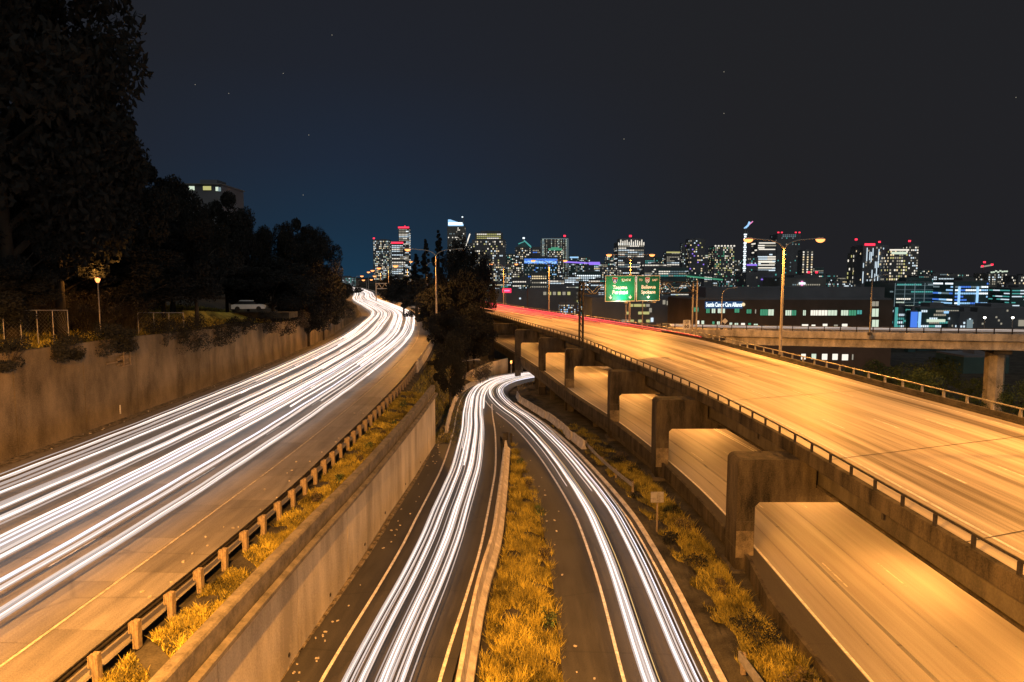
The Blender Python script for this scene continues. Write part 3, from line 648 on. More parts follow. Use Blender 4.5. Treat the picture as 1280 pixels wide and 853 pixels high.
def bundle(curve, specs, where, grp, y0=-10, y1=900, wob=.08, l1=None, hbase=.66, ph0=0.0, K=1.0):
    specs = sorted(specs, key=lambda t: t[0])
    for i, (o, k, r, *st) in enumerate(specs):
        l0 = curve.s_of_y(st[0] if st else y0)
        if k == 'w': hb = hbase+.12*math.sin(i*2.1+o); fl = [(o+sg*(r*K+.045), hb) for sg in (-1, 1)]
        T = trail(curve, o, hbase+.12*math.sin(i*2.1+o), 0, 0, M[TMAT[k]], '%s headlight trail, %s from left %s' % (TCOL[k], ORD[i], where), grp, r=r*K, wob=wob*(1 if k != 's' else 1.6), phase=ph0+.35*math.sin(i*1.7), l0=l0, l1=l1 if l1 else curve.s_of_y(y1))
        if k == 'w':   # the softer rim of the lamp's path
            for oo, hb in fl:
                q = trail(curve, oo, hb, 0, 0, M['trail_s'], None, None, r=.035, wob=wob, phase=ph0+.35*math.sin(i*1.7), l0=l0+1.5, l1=l1 if l1 else curve.s_of_y(min(y1, 150)))
                q.name = 'faint_rim'; q.data.name = 'faint_rim'; q.parent = T; del q['category']
bundle(LB, K=1.18, specs=[(-4.62, 'w', .085), (-4.50, 'd', .05), (-4.76, 'd', .05), (-4.9, 's', .04), (-6.30, 'w', .08), (-6.18, 'd', .05), (-6.45, 'b', .06), (-6.62, 's', .05), (-5.5, 'd', .06, 62), (-4.3, 'w', .07, 78)], where='in the lane nearest the guardrail', grp='headlight trails, lane nearest the guardrail', ph0=1)
bundle(LB, K=1.18, specs=[(-8.05, 'w', .075), (-8.22, 'd', .05), (-8.42, 'w', .06), (-8.6, 's', .06), (-8.80, 'd', .06), (-9.02, 's', .05), (-9.30, 'b', .085), (-9.5, 'b', .07), (-9.72, 'w', .06), (-9.9, 'd', .05), (-7.7, 'w', .07, 60), (-8.7, 'w', .07, 70), (-10.2, 'd', .06, 55)], where='in the second lane from the guardrail', grp='headlight trails, second lane from the guardrail', wob=.14, ph0=2.4)
bundle(LB, K=1.18, specs=[(-11.6, 'w', .075), (-11.75, 'd', .05), (-11.45, 's', .04), (-13.1, 'd', .07), (-13.26, 's', .07), (-13.42, 's', .05), (-12.95, 'w', .055), (-12.3, 'w', .07, 58), (-11.2, 'w', .07, 84), (-12.6, 'd', .06, 72)], where='in the third lane from the guardrail', grp='headlight trails, third lane from the guardrail', wob=.16, ph0=4)
bundle(LB, K=1.18, specs=[(-14.95, 'w', .07), (-15.1, 'd', .06), (-15.28, 's', .05), (-15.75, 's', .03), (-16.05, 's', .04), (-16.42, 'w', .06), (-16.56, 'd', .05), (-17.15, 'w', .05), (-17.35, 's', .03), (-16.9, 'y', .035), (-14.6, 'w', .07, 66), (-16.0, 'd', .07, 74)], where='in the lane nearest the tall left wall', grp='headlight trails, lane nearest the left wall', wob=.12, ph0=5)
for nm, base, gg in (('in the first lane', -5.4, 1), ('in the second lane', -9.1, 2), ('in the third lane', -12.6, 3), ('in the last lane', -15.9, 4)):
    gr_ = random.Random(gg); bundle(LB, K=1.25, specs=[(base+gr_.uniform(-1.5, 1.5), gr_.choice('wwwd'), .07, gr_.uniform(85, 140)) for _ in range(7)], where=nm+' round the bend', grp='headlight trails round the bend, '+nm, wob=.3, ph0=gg)
bundle(CR_, [(-1.30, 'w', .05), (-1.18, 'd', .035), (-1.0, 'd', .04), (-.86, 's', .03), (-.62, 'w', .045), (-.5, 'd', .03), (-.1, 's', .03), (.22, 'w', .055), (.34, 'w', .045), (.47, 'd', .035), (.6, 's', .03), (.78, 'd', .04), (.92, 'w', .04), (1.12, 'd', .03), (1.3, 's', .03), (-.9, 'd', .045, 66), (-.3, 'w', .05, 58)], 'on the centre ramp', 'headlight trails on the centre ramp', wob=.13, l1=CR_.L[-1]-33, ph0=.5)
bundle(RR, [(-1.05, 'w', .055), (-.93, 'd', .04), (-.78, 'w', .045), (-.62, 's', .03), (-.45, 'y', .022), (.52, 'w', .055), (.64, 'b', .045), (.78, 'd', .04), (.9, 's', .03), (1.05, 'b', .04), (1.18, 'd', .03), (-1.35, 'd', .03, 52), (.2, 'd', .04, 50)], 'on the right ramp', 'headlight trails on the right ramp', wob=.12, l1=RR.L[-1]-32, ph0=2)
bundle(CR_, [(-.9, 'w', .07), (-.3, 'w', .07), (.3, 'w', .07), (.9, 'w', .07), (1.4, 'w', .06)], 'that only show round the ramp bend', 'headlight trails round the ramp bend', y0=92, wob=.2, l1=CR_.L[-1]-33)
gd = 'taillight trails on the viaduct'
gq = random.Random(4); DIM = {}
for nm, c in (('taillight_trail', (1, .04, .05)), ('pink_taillight_trail', (1, .07, .12)), ('orange_taillight_trail', (1, .34, .12))): DIM[nm] = [emat(nm+'_dim', c, q, True) for q in (1.0, .75, .6)]
for i in range(18):
    f = -1.3-i*.72; m = M[('trail_r', 'trail_r', 'trail_p')[i % 3] if i < 12 else ('trail_p', 'trail_o')[i % 2]]; y0 = 122+i*4.2+gq.uniform(-6, 6)
    o = trail(DR, f, .75+.1*(i % 3), y0-14, 300, m, 'taillight trail on the viaduct, %s from its right edge' % ORD[i], gd, r=.10 if i < 6 else .075, wob=.15, phase=i)
    for k in (1, 2, 3): o.data.materials.append(DIM[m.name][k-1])   # dimmer steps fade out the near end of each trail
    for p in o.data.polygons:
        d = p.center.y-(y0-14); p.material_index = 3 if d < 6 else 2 if d < 12 else 1 if d < 22 else 0
for i, (h, m) in enumerate(((.95, 'trail_d'), (.7, 'trail_s'), (.8, 'trail_d'))):
    trail(BR, -2.2-i*.3, h, 0, 0, M[m], ['upper pale', 'faint middle', 'lower pale'][i]+' vehicle light trail behind the rails of the right bridge', 'light trails on the right bridge', r=.05, l0=2, l1=BR.L[-1])

# ------------------------------------------------------------------ foliage
def leaves(C, rad, n, size, flat=1.0, seed=0):
    """n small leaf-shaped quads scattered through clumps C (k,3) with radii rad"""
    g = np.random.default_rng(seed); k = g.integers(0, len(C), n); d = g.normal(size=(n, 3)); d /= np.linalg.norm(d, axis=1)[:, None]
    r = rad[k]*(.45+.6*g.random(n)**.6); P = C[k]+d*r[:, None]*np.array([1, 1, flat])
    a = g.normal(size=(n, 3)); a /= np.linalg.norm(a, axis=1)[:, None]; b = np.cross(a, g.normal(size=(n, 3))); b /= np.linalg.norm(b, axis=1)[:, None]
    s = size*(.6+.8*g.random(n))[:, None]
    V = np.stack([P-a*s, P+b*s*.45, P+a*s, P-b*s*.45], 1).reshape(-1, 3); F = np.arange(4*n).reshape(-1, 4); return V, F
def broad_crown(name, seed, n=5200, size=.03, lop=0):
    g = np.random.default_rng(seed); K = 46; C = []
    while len(C) < K:
        p = g.uniform(-1, 1, 3)
        if np.linalg.norm(p) < 1 and np.linalg.norm(p) > .25: C.append(p*np.array([.36, .36, .36])+np.array([0, 0, .60]))
    C = np.array(C); C[:, 0] += lop*(C[:, 2]-.5); rad = g.uniform(.06, .135, K); V, F = leaves(C, rad, n, size, .8, seed); return npmesh(name, V, F)
def conifer_crown(name, seed, n=9000):
    g = np.random.default_rng(seed); C = []; R = []
    for i in range(120):
        t = g.random()**.8; z = .12+.86*t; rr = .19*(1-t)**.85*(1+.25*math.sin(i*2.4))+.006; a = g.random()*6.28; q = rr*(.35+.65*g.random())
        C.append((q*math.cos(a), q*math.sin(a), z-.04*q/.2)); R.append(.028*(1-t)+.012)
    V, F = leaves(np.array(C), np.array(R), n, .011, .6, seed); return npmesh(name, V, F)
def trunk_mesh(name, seed, conifer=False):
    g = random.Random(seed); m = MB(); top = .93 if conifer else .55
    m.tube([(0, 0, -.03), (.006, 0, top*.4), (0, .006, top)], [.024, .018, .005], 7)
    if not conifer:
        for i in range(9):
            a = g.random()*6.28; z = g.uniform(.2, .5); L = g.uniform(.18, .32); m.tube([(0, 0, z), (math.cos(a)*L*.5, math.sin(a)*L*.5, z+L*.4), (math.cos(a)*L, math.sin(a)*L, z+L*.75)], [.011, .007, .003], 5)
    else:
        for i in range(14):
            a = g.random()*6.28; z = g.uniform(.15, .85); L = .17*(1-z); m.tube([(0, 0, z), (math.cos(a)*L, math.sin(a)*L, z-.01)], [.005, .002], 4)
    return m.mesh(name)
CROWN = {}
for mk in ('leaf', 'leaf_brown', 'leaf_green'):
    CROWN[mk] = []
    for sd_ in range(3 if mk == 'leaf' else 2):
        me = broad_crown('crown', sd_+3+len(mk), 26000 if mk == 'leaf' else 6000, .0125 if mk == 'leaf' else .013, (0, .2, -.2)[sd_]); me.materials.append(M[mk]); CROWN[mk].append(me)
CON = []
for sd_ in range(2):
    me = conifer_crown('crown', sd_+21); me.materials.append(M['leaf']); CON.append(me)
TR = [trunk_mesh('trunk', 1), trunk_mesh('trunk', 2)]; TC = trunk_mesh('trunk', 3, True)
for t in TR+[TC]: t.materials.append(M['bark'])
def tree(x, y, z, h, w, label, kind='broad', group=None, i=0, mk='leaf', name='tree'):
    root = empty(name, (x, y, z), label, 'tree', group, random.random()*6.28)
    if kind == 'conifer':
        a = link('trunk', TC, None, root); b = link('crown', CON[i % 2], None, root)
    else:
        a = link('trunk', TR[i % 2], None, root); b = link('crown', CROWN[mk][i % len(CROWN[mk])], None, root)
    for q in (a, b): q.scale = (w, w, h)
    return root
# the dark wood on the left hill: (px centre, py top, Y, width in px)
LT = [(-20, -120, 52, 330, 'huge dark tree filling the upper left corner'), (52, -6, 58, 215, 'tall dark tree just left of the sky at the upper left'), (98, 62, 66, 130, 'dark tree whose top steps down below the tallest one'),
      (150, 172, 72, 130, 'round topped dark tree in the middle of the left wood'), (20, 150, 60, 200, 'broad dark tree low at the left edge'), (196, 205, 80, 100, 'dark tree left of the apartment block on the hill'),
      (118, 215, 76, 160, 'broad dark tree above the amber post lamp'), (240, 262, 76, 96, 'dark tree in front of the apartment block on the hill'), (278, 240, 104, 78, 'feathery dark tree right of the apartment block'),
      (306, 268, 108, 60, 'dark tree on the falling edge of the left wood'), (345, 277, 118, 62, 'rounded dark tree near the right end of the left wood'), (376, 273, 122, 56, 'highest dark tree of the right hand clump'),
      (401, 290, 130, 50, 'last dark tree of the left wood beside the bend'), (212, 300, 98, 130, 'low dark tree below the apartment block'), (290, 310, 102, 110, 'spreading dark tree in the dip of the left wood'),
      (340, 325, 106, 110, 'low spreading dark tree above the lit bank'), (383, 335, 118, 76, 'low dark tree over the end of the left wall'), (60, 260, 62, 160, 'dark tree behind the wire fence'), (150, 300, 70, 150, 'low dark tree right of the post lamp'),
      (8, 264, 53, 120, 'low dark tree at the left edge just under the violet lights'), (88, 318, 76, 110, 'low dark tree close to the amber post lamp'), (178, 330, 101, 110, 'low dark tree above the short fence'), (-30, 320, 49, 150, 'dark tree cut by the left edge of the view'), (128, 330, 86, 150, 'low dark tree deep in the wood behind the post lamp'),
      (408, 345, 140, 50, 'small dark tree where the left wall ends')]
for i, (px, py, Y, wpx, lab) in enumerate(LT):
    q = A(px, py, Y); zb = terrain(q.x, Y)-.3; h = (q.z-zb)/.98; w = wpx/FPX*Y/.80; tree(q.x, Y, zb, h, w, lab, i=i, group='dark trees of the left wood')
# trees between the left carriageway and the ramps
MT = [(532, 300, 165, 30, 'conifer', 'slim dark conifer left of the pair above the centre'), (548, 289, 175, 34, 'conifer', 'tallest slim dark conifer above the centre'), (520, 318, 190, 34, 'conifer', 'small dark conifer beside the lamp poles'),
      (572, 300, 165, 60, 'broad', 'dark tree in front of the blue topped tower'), (592, 335, 150, 60, 'broad', 'dark tree at the left end of the viaduct'), (560, 350, 140, 80, 'broad', 'broad dark tree above the ramp bend'),
      (585, 385, 134, 66, 'broad', 'dark tree beside the lit gap under the viaduct'), (545, 372, 132, 40, 'broad', 'dark tree just right of the nearest lamp pole'), (504, 345, 215, 50, 'broad', 'dark tree behind the sign gantry at the bend'), (606, 318, 200, 34, 'broad', 'small dark tree below the rounded tower')]
for i, (px, py, Y, wpx, k, lab) in enumerate(MT):
    q = A(px, py, Y); zb = terrain(q.x, Y)-.3; h = (q.z-zb)/.98; w = wpx/FPX*Y/(.8 if k == 'broad' else .36); tree(q.x, Y, zb, h, w, lab, k, 'dark trees between the roads', i, name='conifer' if k == 'conifer' else 'tree')
for i, (px, py, Y, wpx, lab) in enumerate(((562, 418, 92, 44, 'tall narrow dark ivy clad tree beyond the end of the tan wall'), (600, 448, 122, 34, 'twiggy brown tree lit orange behind the ramp bend'), (560, 385, 118, 60, 'brownish tree below the conifers'), (535, 452, 100, 40, 'dark bush like tree behind the verge'))):
    q = A(px, py, Y); zb = terrain(q.x, Y)-.3; h = (q.z-zb)/.98; w = wpx/FPX*Y/.80; tree(q.x, Y, zb, h, w, lab, i=i, mk=('leaf', 'leaf_brown', 'leaf', 'leaf')[i])
# trees beyond the viaduct on the right
for i, (px, py, Y, wpx, lab) in enumerate(((1092, 452, 132, 60, 'green tree left of the bridge column below the bridge'), (1135, 446, 128, 66, 'dim green tree under the middle of the right bridge'), (1178, 449, 120, 60, 'greenish tree below the bridge close to its column'), (1275, 462, 108, 50, 'brighter green tree right of the bridge column'), (1222, 474, 116, 44, 'small green tree at the foot of the bridge column'), (1052, 452, 140, 50, 'dark tree under the bridge beside the brown building'), (1155, 465, 104, 70, 'low dim green tree just over the viaduct rail'))):
    q = A(px, py, Y); zb = terrain(q.x, Y)-.3; h = (q.z-zb)/.98; w = wpx/FPX*Y/.75; tree(q.x, Y, zb, h, w, lab, i=i, mk='leaf_green', group='green trees below the bridge')
# more far trees along the horizon, left of the road end
for i, (px, py, Y, wpx, lab) in enumerate(((425, 352, 260, 30, 'small far tree left of the bright road end'), (440, 356, 480, 30, 'tiny far tree behind the bright road end'), (500, 352, 330, 50, 'far dark tree right of the bright road end'), (490, 343, 420, 40, 'far dark tree below the lamp row'))):
    q = A(px, py, Y); zb = terrain(q.x, Y)-.3; h = (q.z-zb)/.98; w = wpx/FPX*Y/.8; tree(q.x, Y, zb, h, w, lab, i=i)
# bushes: hanging over the left wall, on the slope
def bush(x, y, z, sx, sy, sz, label, mk='leaf', group=None, n=900, leaf=.07, seed=0):
    g = np.random.default_rng(seed); K = 22; C = g.uniform(-1, 1, (K, 3)); C /= np.maximum(1, np.linalg.norm(C, axis=1))[:, None]; C = C*.72+np.array([0, 0, .45]); C[:, 2] = np.maximum(C[:, 2], .05)
    C = C*np.array([sx, sy, sz]); V, F = leaves(C, np.full(K, .30*min(sx, sy)), n, leaf, sz/max(sx, .1)*.8+.1, seed)
    root = empty('bush', (x, y, z), label, 'bush', group); o = link('foliage', npmesh('foliage', V, F), M[mk], root)
    m = MB(); gg = random.Random(seed)
    for i in range(6):
        a = gg.random()*6.28; m.tube([(0, 0, -.1), (math.cos(a)*sx*.5, math.sin(a)*sy*.5, sz*gg.uniform(.5, 1.1))], [.04, .012], 4)
    m.build('stem', M['bark'], root); return root
for i, (px, Y, s, mk) in enumerate(((8, 45, 1.6, 'leaf'), (62, 50, 1.5, 'leaf'), (105, 56, 2.0, 'leaf'), (150, 58, 1.5, 'leaf'), (200, 66, 2.0, 'leaf'), (232, 70, 2.8, 'leaf'), (262, 78, 2.3, 'leaf'), (292, 85, 2.0, 'leaf'), (322, 94, 2.3, 'leaf'), (352, 103, 2.5, 'leaf'), (372, 112, 2.2, 'leaf_brown'), (398, 130, 2.8, 'leaf_brown'), (412, 150, 3.0, 'leaf_brown'), (420, 165, 3.0, 'leaf'))):
    X = LB.x(Y)-21.5; bush(X, Y, hill_top(Y)-(1.5 if i in (5, 6, 9) else .75), s*1.1, s*1.5, s*.9, 'dark bush overhanging the left wall, number %s from the left edge' % ['one', 'two', 'three', 'four', 'five', 'six', 'seven', 'eight', 'nine', 'ten', 'eleven', 'twelve', 'thirteen', 'fourteen'][i], mk, 'bushes along the top of the left wall', 3600, .085, 40+i)
# big twiggy shrub under the post lamp
def twig_shrub(px, Y, R, H, label, seed, n=260):
    x = A(px, 400, Y).x; z = terrain(x, Y); root = empty('shrub', (x, Y, z), label, 'shrub'); m = MB(); g = random.Random(seed)
    for i in range(n):
        a = g.random()*6.28; r0 = R*g.random()**.5*.5; p = Vector((r0*math.cos(a), r0*math.sin(a)*.7, 0)); L = H*g.uniform(.5, 1.0); q = Vector((R*g.random()*math.cos(a), R*.8*g.random()*math.sin(a), L)); mid = (p+q)/2+Vector((g.uniform(-.3, .3), g.uniform(-.3, .3), .3)); tip = q+Vector((g.uniform(-.7, .7), g.uniform(-.5, .5), g.uniform(-.6, .2)))
        m.tube([p, mid, q, tip], [.028, .02, .014, .006], 3, cap=False)
    m.build('branches', M['bark'] if seed % 2 else M['leaf_brown'], root)
    g2 = np.random.default_rng(seed); C = g2.uniform(-1, 1, (40, 3))*np.array([R, R*.8, H*.4])+np.array([0, 0, H*.6]); V, F = leaves(C, np.full(40, .4), 1500, .06, .8, seed); link('foliage', npmesh('foliage', V, F), M['leaf_brown'], root)
twig_shrub(108, 64, 4.2, 4.0, 'wide twiggy shrub glinting below the amber post lamp', 5)
twig_shrub(150, 66, 3.2, 3.2, 'twiggy brown shrub right of the glinting one', 7)
twig_shrub(60, 60, 3.2, 3.6, 'twiggy shrub behind the wire fence', 9)

def grass(name, xf, y0, y1, n, hgt, mats, label, seed, wid=.02, zf=terrain, dens=None):
    g = np.random.default_rng(seed); Y = y0+(y1-y0)*g.random(n)**1.35; T = g.random(n); P = []
    for t, y in zip(T, Y):
        a, b = xf(y); P.append((a+(b-a)*t, y))
    P = np.array(P)
    cell = np.sin(P[:, 0]*2.3+np.sin(P[:, 1]*.9)*2)+np.sin(P[:, 1]*1.7+P[:, 0]); keep = cell > (dens if dens is not None else -9); P = P[keep]; m = len(P)
    Z = np.array([zf(x, y) for x, y in P]); cl = np.sin(P[:, 0]*4.1+np.sin(P[:, 1]*2.7)*1.5)*np.sin(P[:, 1]*1.9+P[:, 0]*1.3)+.5*np.sin(P[:, 0]*9+P[:, 1]*7); h = hgt*(.3+.8*g.random(m))*(.75+.5*np.clip(cl, -1, 1.2)); a = g.random(m)*6.28; w = wid*(.7+.8*g.random(m)); lean = g.normal(size=(m, 2))*h[:, None]*.45
    B = np.column_stack([P, Z]); d = np.column_stack([np.cos(a)*w, np.sin(a)*w, np.zeros(m)]); T_ = B+np.column_stack([lean, h])
    V = np.stack([B-d, B+d, T_], 1).reshape(-1, 3); F = np.arange(3*m).reshape(-1, 3); mi = (g.random(m) < .45-.35*np.clip(cl, -1, 1)).astype(int)
    o = link(name, npmesh(name, V, F, mi), mats); tag(o, label, 'grass', kind='stuff'); return o
gm = [M['grass'], M['grass_dark']]; gd_ = [M['grass_dark'], M['grass']]
grass('grass', lambda y: (GR.x(y)+.25, WALL.x(y)-.5), 14, 71, 70000, .26, gm, 'short yellow lit grass on the verge between the guardrail and the wall parapet', 1, .022, dens=-1.2)
isr = lambda y: lerp_tab([(26, 2.15), (33, 2.4), (40, 2.4), (53, 1.9), (65, .8), (72, -.1)], y)
grass('grass', lambda y: (ISL.x(y)+.7, isr(y)), 16, 70, 80000, .5, gm, 'tall dry yellow grass on the island between the two ramps', 2, .022, dens=-1.3)
grass('grass', lambda y: (RR.x(y)+3.3, min(EL.x(y)-1.9, RR.x(y)+8)), 16, 85, 60000, .45, gd_, 'rough green and yellow grass on the slope between the right ramp and the lower roadway', 3, .024, dens=.1)  # darker grass mix puts the slope's shade into the colour
grass('grass', lambda y: (EL.x(y)-3.9, EL.x(y)-2.1), 18, 62, 45000, .5, gm, 'dry yellow grass strip at the edge of the lower roadway', 4, .022)
grass('grass', lambda y: (LB.x(y)-42, LB.x(y)-22.4), 36, 120, 42000, .5, gm, 'dry grass on the bank above the left wall', 6, .05)
grass('grass', lambda y: (LB.x(y)+.8, LB.x(y)+7), 71, 120, 14000, .6, gd_, 'dark weeds on the bank beyond the end of the tan wall', 8, .04)
gk = random.Random(5)
for i in range(16):
    y = 24+i*3.3+gk.random()*2; x = RR.x(y)+3.6+gk.random()*2.4
    if x > EL.x(y)-2.6: x = EL.x(y)-3
    s = gk.uniform(.45, .95); bush(x, y, terrain(x, y)-.05, s*1.2, s*1.2, s, '%s nearest low dark bush on the slope right of the ramp kerb' % ORD[i], 'leaf' if i % 3 else 'leaf_brown', 'low bushes on the slope by the right ramp', 700, .06, 80+i)
for i in range(9):
    y = 36+i*3.9; x = (GR.x(y)+WALL.x(y))/2+gk.uniform(-.3, .3); s = gk.uniform(.22, .42); bush(x, y, -12.15, s*1.2, s*1.2, s*1.3, '%s nearest small weedy tuft on the verge by the guardrail' % ORD[i], 'leaf_green' if i % 2 else 'leaf_brown', 'weedy tufts on the left verge', 380, .045, 120+i)
for i in range(6):
    y = 24+i*7.5; x = isr(y)-.3+gk.uniform(-.3, .1); s = gk.uniform(.3, .5); bush(x, y, zR(x, y)-.1, s, s*1.6, s*1.3, '%s nearest weedy clump along the right edge of the grass island' % ORD[i], 'leaf_green' if i % 2 else 'leaf_brown', 'weedy clumps on the island', 420, .05, 140+i)

# ------------------------------------------------------------------ concrete and steel barriers near the ramp bend
KB = Curve([(7.4, 69), (6.4, 76), (5.0, 86), (2.6, 97), (1.2, 104), (.8, 110)], lambda x, y: zR(x, y)-.1)
kb = empty('broken_barrier', (0, 0, 0), 'row of battered concrete barrier blocks along the inside of the ramp bend', 'barrier')
l = 0
while l < KB.L[-1]-2:
    R = KB.rows(l, l+2.3, 1.15); m = MB(); j = random.uniform(-.12, .12); m.sweep([(-.26+j, -.1), (-.12+j, .35), (-.08+j, .82), (.08+j, .82), (.14+j, .35), (.28+j, -.1)], R); m.build('block', M['barrier'], kb); l += 2.45
KR = Curve([(9.5, 52.5), (8.8, 57.8), (8.2, 64), (7.75, 71)], lambda x, y: -16.9-(y-52)*.06)
m = MB(); m.sweep([(-.03, .45), (.03, .45), (.08, .53), (.03, .6), (.08, .68), (.03, .76), (-.03, .76)], KR.rows()); o = m.build('guardrail', M['steel']); tag(o, 'short curved steel guardrail on the dark slope left of the piers', 'guardrail')
for l in (.3, 5, 10, 15, 18.5):
    x, y, z, nx, ny, s = KR.at(min(l, KR.L[-1])); m = MB(); m.box(x+.15, y, z+.35, .16, .16, .85); m.build('post', M['wood'], o)
KF = Curve([(.9, 117), (2.8, 122.5), (6.5, 128.5), (12, 133)], lambda x, y: zR(x, y))
m = MB(); m.sweep([(-.03, .45), (.03, .45), (.08, .53), (.03, .6), (.08, .68), (.03, .76), (-.03, .76)], KF.rows()); o = m.build('guardrail', M['steel']); tag(o, 'guardrail on small posts inside the far ramp bend under the viaduct', 'guardrail')
l = .2
while l < KF.L[-1]:
    x, y, z, nx, ny, s = KF.at(l); m = MB(); m.box(x+.1, y-.1, z+.35, .14, .14, .85); m.build('post', M['wood'], o); l += 1.9
# end of another rail at the bottom right
KE = Curve([(9.9, 22.5), (9.55, 27.2)], lambda x, y: -16.4)
m = MB(); m.sweep([(-.05, .4), (.05, .4), (.1, .5), (.05, .6), (.1, .7), (.05, .8), (-.05, .8)], KE.rows()); o = m.build('guardrail', M['steel']); tag(o, 'end of a pale steel guardrail in the grass at the bottom right', 'guardrail')
m = MB(); m.box(9.65, 27.0, -16.05, .18, .18, .9); m.build('post', M['wood'], o); m = MB(); m.box(9.85, 24.5, -16.05, .18, .18, .9); m.build('post', M['wood'], o)

# ------------------------------------------------------------------ writing
FONT = None
def text_mesh(body, size, ext=.01):
    cu = bpy.data.curves.new('txt', 'FONT'); cu.body = body; cu.size = size; cu.extrude = ext; cu.offset = size*.022; cu.align_x = 'CENTER'; cu.align_y = 'CENTER'; cu.resolution_u = 3
    o = bpy.data.objects.new('txt', cu); COL.objects.link(o); dg = bpy.context.evaluated_depsgraph_get(); dg.update()
    me = bpy.data.meshes.new_from_object(o.evaluated_get(dg)); bpy.data.objects.remove(o); bpy.data.curves.remove(cu); return me
def text(body, size, parent, loc, m, name='lettering', bold=0.0, sx=1.0):
    me = text_mesh(body, size); me.materials.clear(); o = link(name, me, m, parent, loc); o.rotation_euler = (math.pi/2, 0, 0); o.scale = (sx, 1, 1); return o

# ------------------------------------------------------------------ sign gantry over the viaduct
g0 = Vector((DL.x(103)+.1, 103, -9.6)); g1 = Vector((DR.x(112)+.5, 112, -9.6)); gv = (g1-g0); gl_ = gv.length; ga = math.atan2(gv.y, gv.x)
gan = empty('sign_gantry', g0, 'steel truss sign gantry spanning the viaduct', 'sign gantry', rz=ga)
zt, zb_ = 9.0, 7.1
m = MB(); m.tube([(0, -.5, -1), (0, -.5, zt)], .17, 8); m.build('post', M['rail'], gan)
m = MB(); m.tube([(0, .5, -1), (0, .5, zt)], .17, 8); m.build('post', M['rail'], gan)
m = MB(); 
for k in range(9): m.tube([(0, -.5, k), (0, .5, k+.9)], .06, 5)
m.build('post_lacing', M['rail'], gan)
m = MB(); m.tube([(gl_, -.5, -1), (gl_, -.5, zt)], .15, 8); m.build('post', M['pole'], gan); m = MB(); m.tube([(gl_, .5, -1), (gl_, .5, zt)], .15, 8); m.build('post', M['pole'], gan)
for yy in (-.5, .5):
    for zz in (zt-.15, zb_):
        m = MB(); m.tube([(0, yy, zz), (gl_, yy, zz)], .09, 6); m.build('chord', M['rail'], gan)
nb = 11
for k in range(nb):
    x0 = gl_*k/nb; x1 = gl_*(k+1)/nb; a, b = (zb_, zt-.15) if k % 2 else (zt-.15, zb_)
    for yy in (-.5, .5):
        m = MB(); m.tube([(x0, yy, a), (x1, yy, b)], .05, 5); m.build('brace', M['steel'], gan)
def overhead_sign(px0, px1, py0, py1, face, label, rows, shield, arrows, power):
    Yc = 107.0
    a, b = A(px0, py1, Yc), A(px1, py0, Yc); w = b.x-a.x; h = b.z-a.z; cx = (a.x+b.x)/2
    # centre it on the gantry line, a little in front of the truss
    t = (cx-g0.x)/(g1.x-g0.x); yy = g0.y+(g1.y-g0.y)*t; w *= 1.13
    s = empty('highway_sign', (cx+.8*math.sin(ga), yy-.8*math.cos(ga)-.25, a.z), label, 'highway sign', 'green overhead highway signs', rz=ga)
    m = MB(); m.box(0, .05, h/2, w, .08, h); m.build('border', M['sign_white'], s)
    m = MB(); m.box(0, 0, h/2, w-.22, .06, h-.22); m.build('face', face, s)
    m = MB(); m.box(-w*.3, .35, h/2, .12, .6, h); m.box(w*.3, .35, h/2, .12, .6, h); m.build('bracket', M['rail'], s)
    for txt, x, z, sz in rows: text(txt, sz, s, (x*w, -.045, z*h), M['sign_white'])
    sx, num = shield
    m = MB(); P = [(-.42, .38), (-.2, .46), (0, .38), (.2, .46), (.42, .38), (.44, .0), (.3, -.35), (0, -.55), (-.3, -.35), (-.44, 0)]
    m.face([(x*1.0, -.045, z*.95) for x, z in P]); q = m.build('route_shield', M['sign_white'], s, (sx*w, 0, h*.82))
    m = MB(); m.face([(x*.86, -.052, z*.82-.0) for x, z in P]); m.build('shield_blue', M['sign_blue'], q)
    m = MB(); m.face([(-.37, -.058, .18), (.37, -.058, .18), (.35, -.058, .34), (0, -.058, .31), (-.35, -.058, .34)]); m.build('shield_red', M['sign_red'], q)
    t_ = text(num, .62, q, (0, -.06, -.1), M['sign_white'], 'route_number')
    for x in arrows:
        m = MB(); m.face([(-.06, -.045, .32), (.06, -.045, .32), (.06, -.045, 0), (.3, -.045, .1), (.3, -.045, -.02), (0, -.045, -.32), (-.3, -.045, -.02), (-.3, -.045, .1), (-.06, -.045, 0)][::-1]); m.build('arrow', M['sign_white'], s, (x*w, 0, h*.17))
    for x in (-.0,):
        m = MB(); m.tube([(x*w, -.0, -.15), (x*w, -1.5, -.2)], .04, 5); m.box(x*w, -1.5, -.12, .7, .25, .2); m.build('sign_light', M['steel'], s)
        ld = bpy.data.lights.new('sign_lamp', 'SPOT'); ld.energy = power; ld.color = (.8, 1, .85); ld.spot_size = math.radians(150); ld.spot_blend = .8; ld.shadow_soft_size = .3
        lo = bpy.data.objects.new('sign_lamp', ld); COL.objects.link(lo); lo.parent = s; lo.location = (x*w, -1.5, .02); lo.rotation_euler = (math.radians(180-38), 0, 0)
overhead_sign(750.5, 789.5, 344.5, 376.5, M['sign_green'], 'bright green overhead highway sign reading South Tacoma Portland with two arrows', [('SOUTH', .18, .82, .52), ('Tacoma', -.02, .545, .82), ('Portland', -.02, .35, .82)], (-.19, '5'), (-.33, .33), 1100)
overhead_sign(791.5, 823.5, 344.5, 376.5, M['sign_dark'], 'darker green overhead highway sign reading To East Bellevue Spokane with one arrow', [('TO', -.33, .82, .46), ('EAST', .27, .82, .46), ('Bellevue', 0, .545, .8), ('Spokane', 0, .35, .8)], (-.05, '90'), (0,), 260)
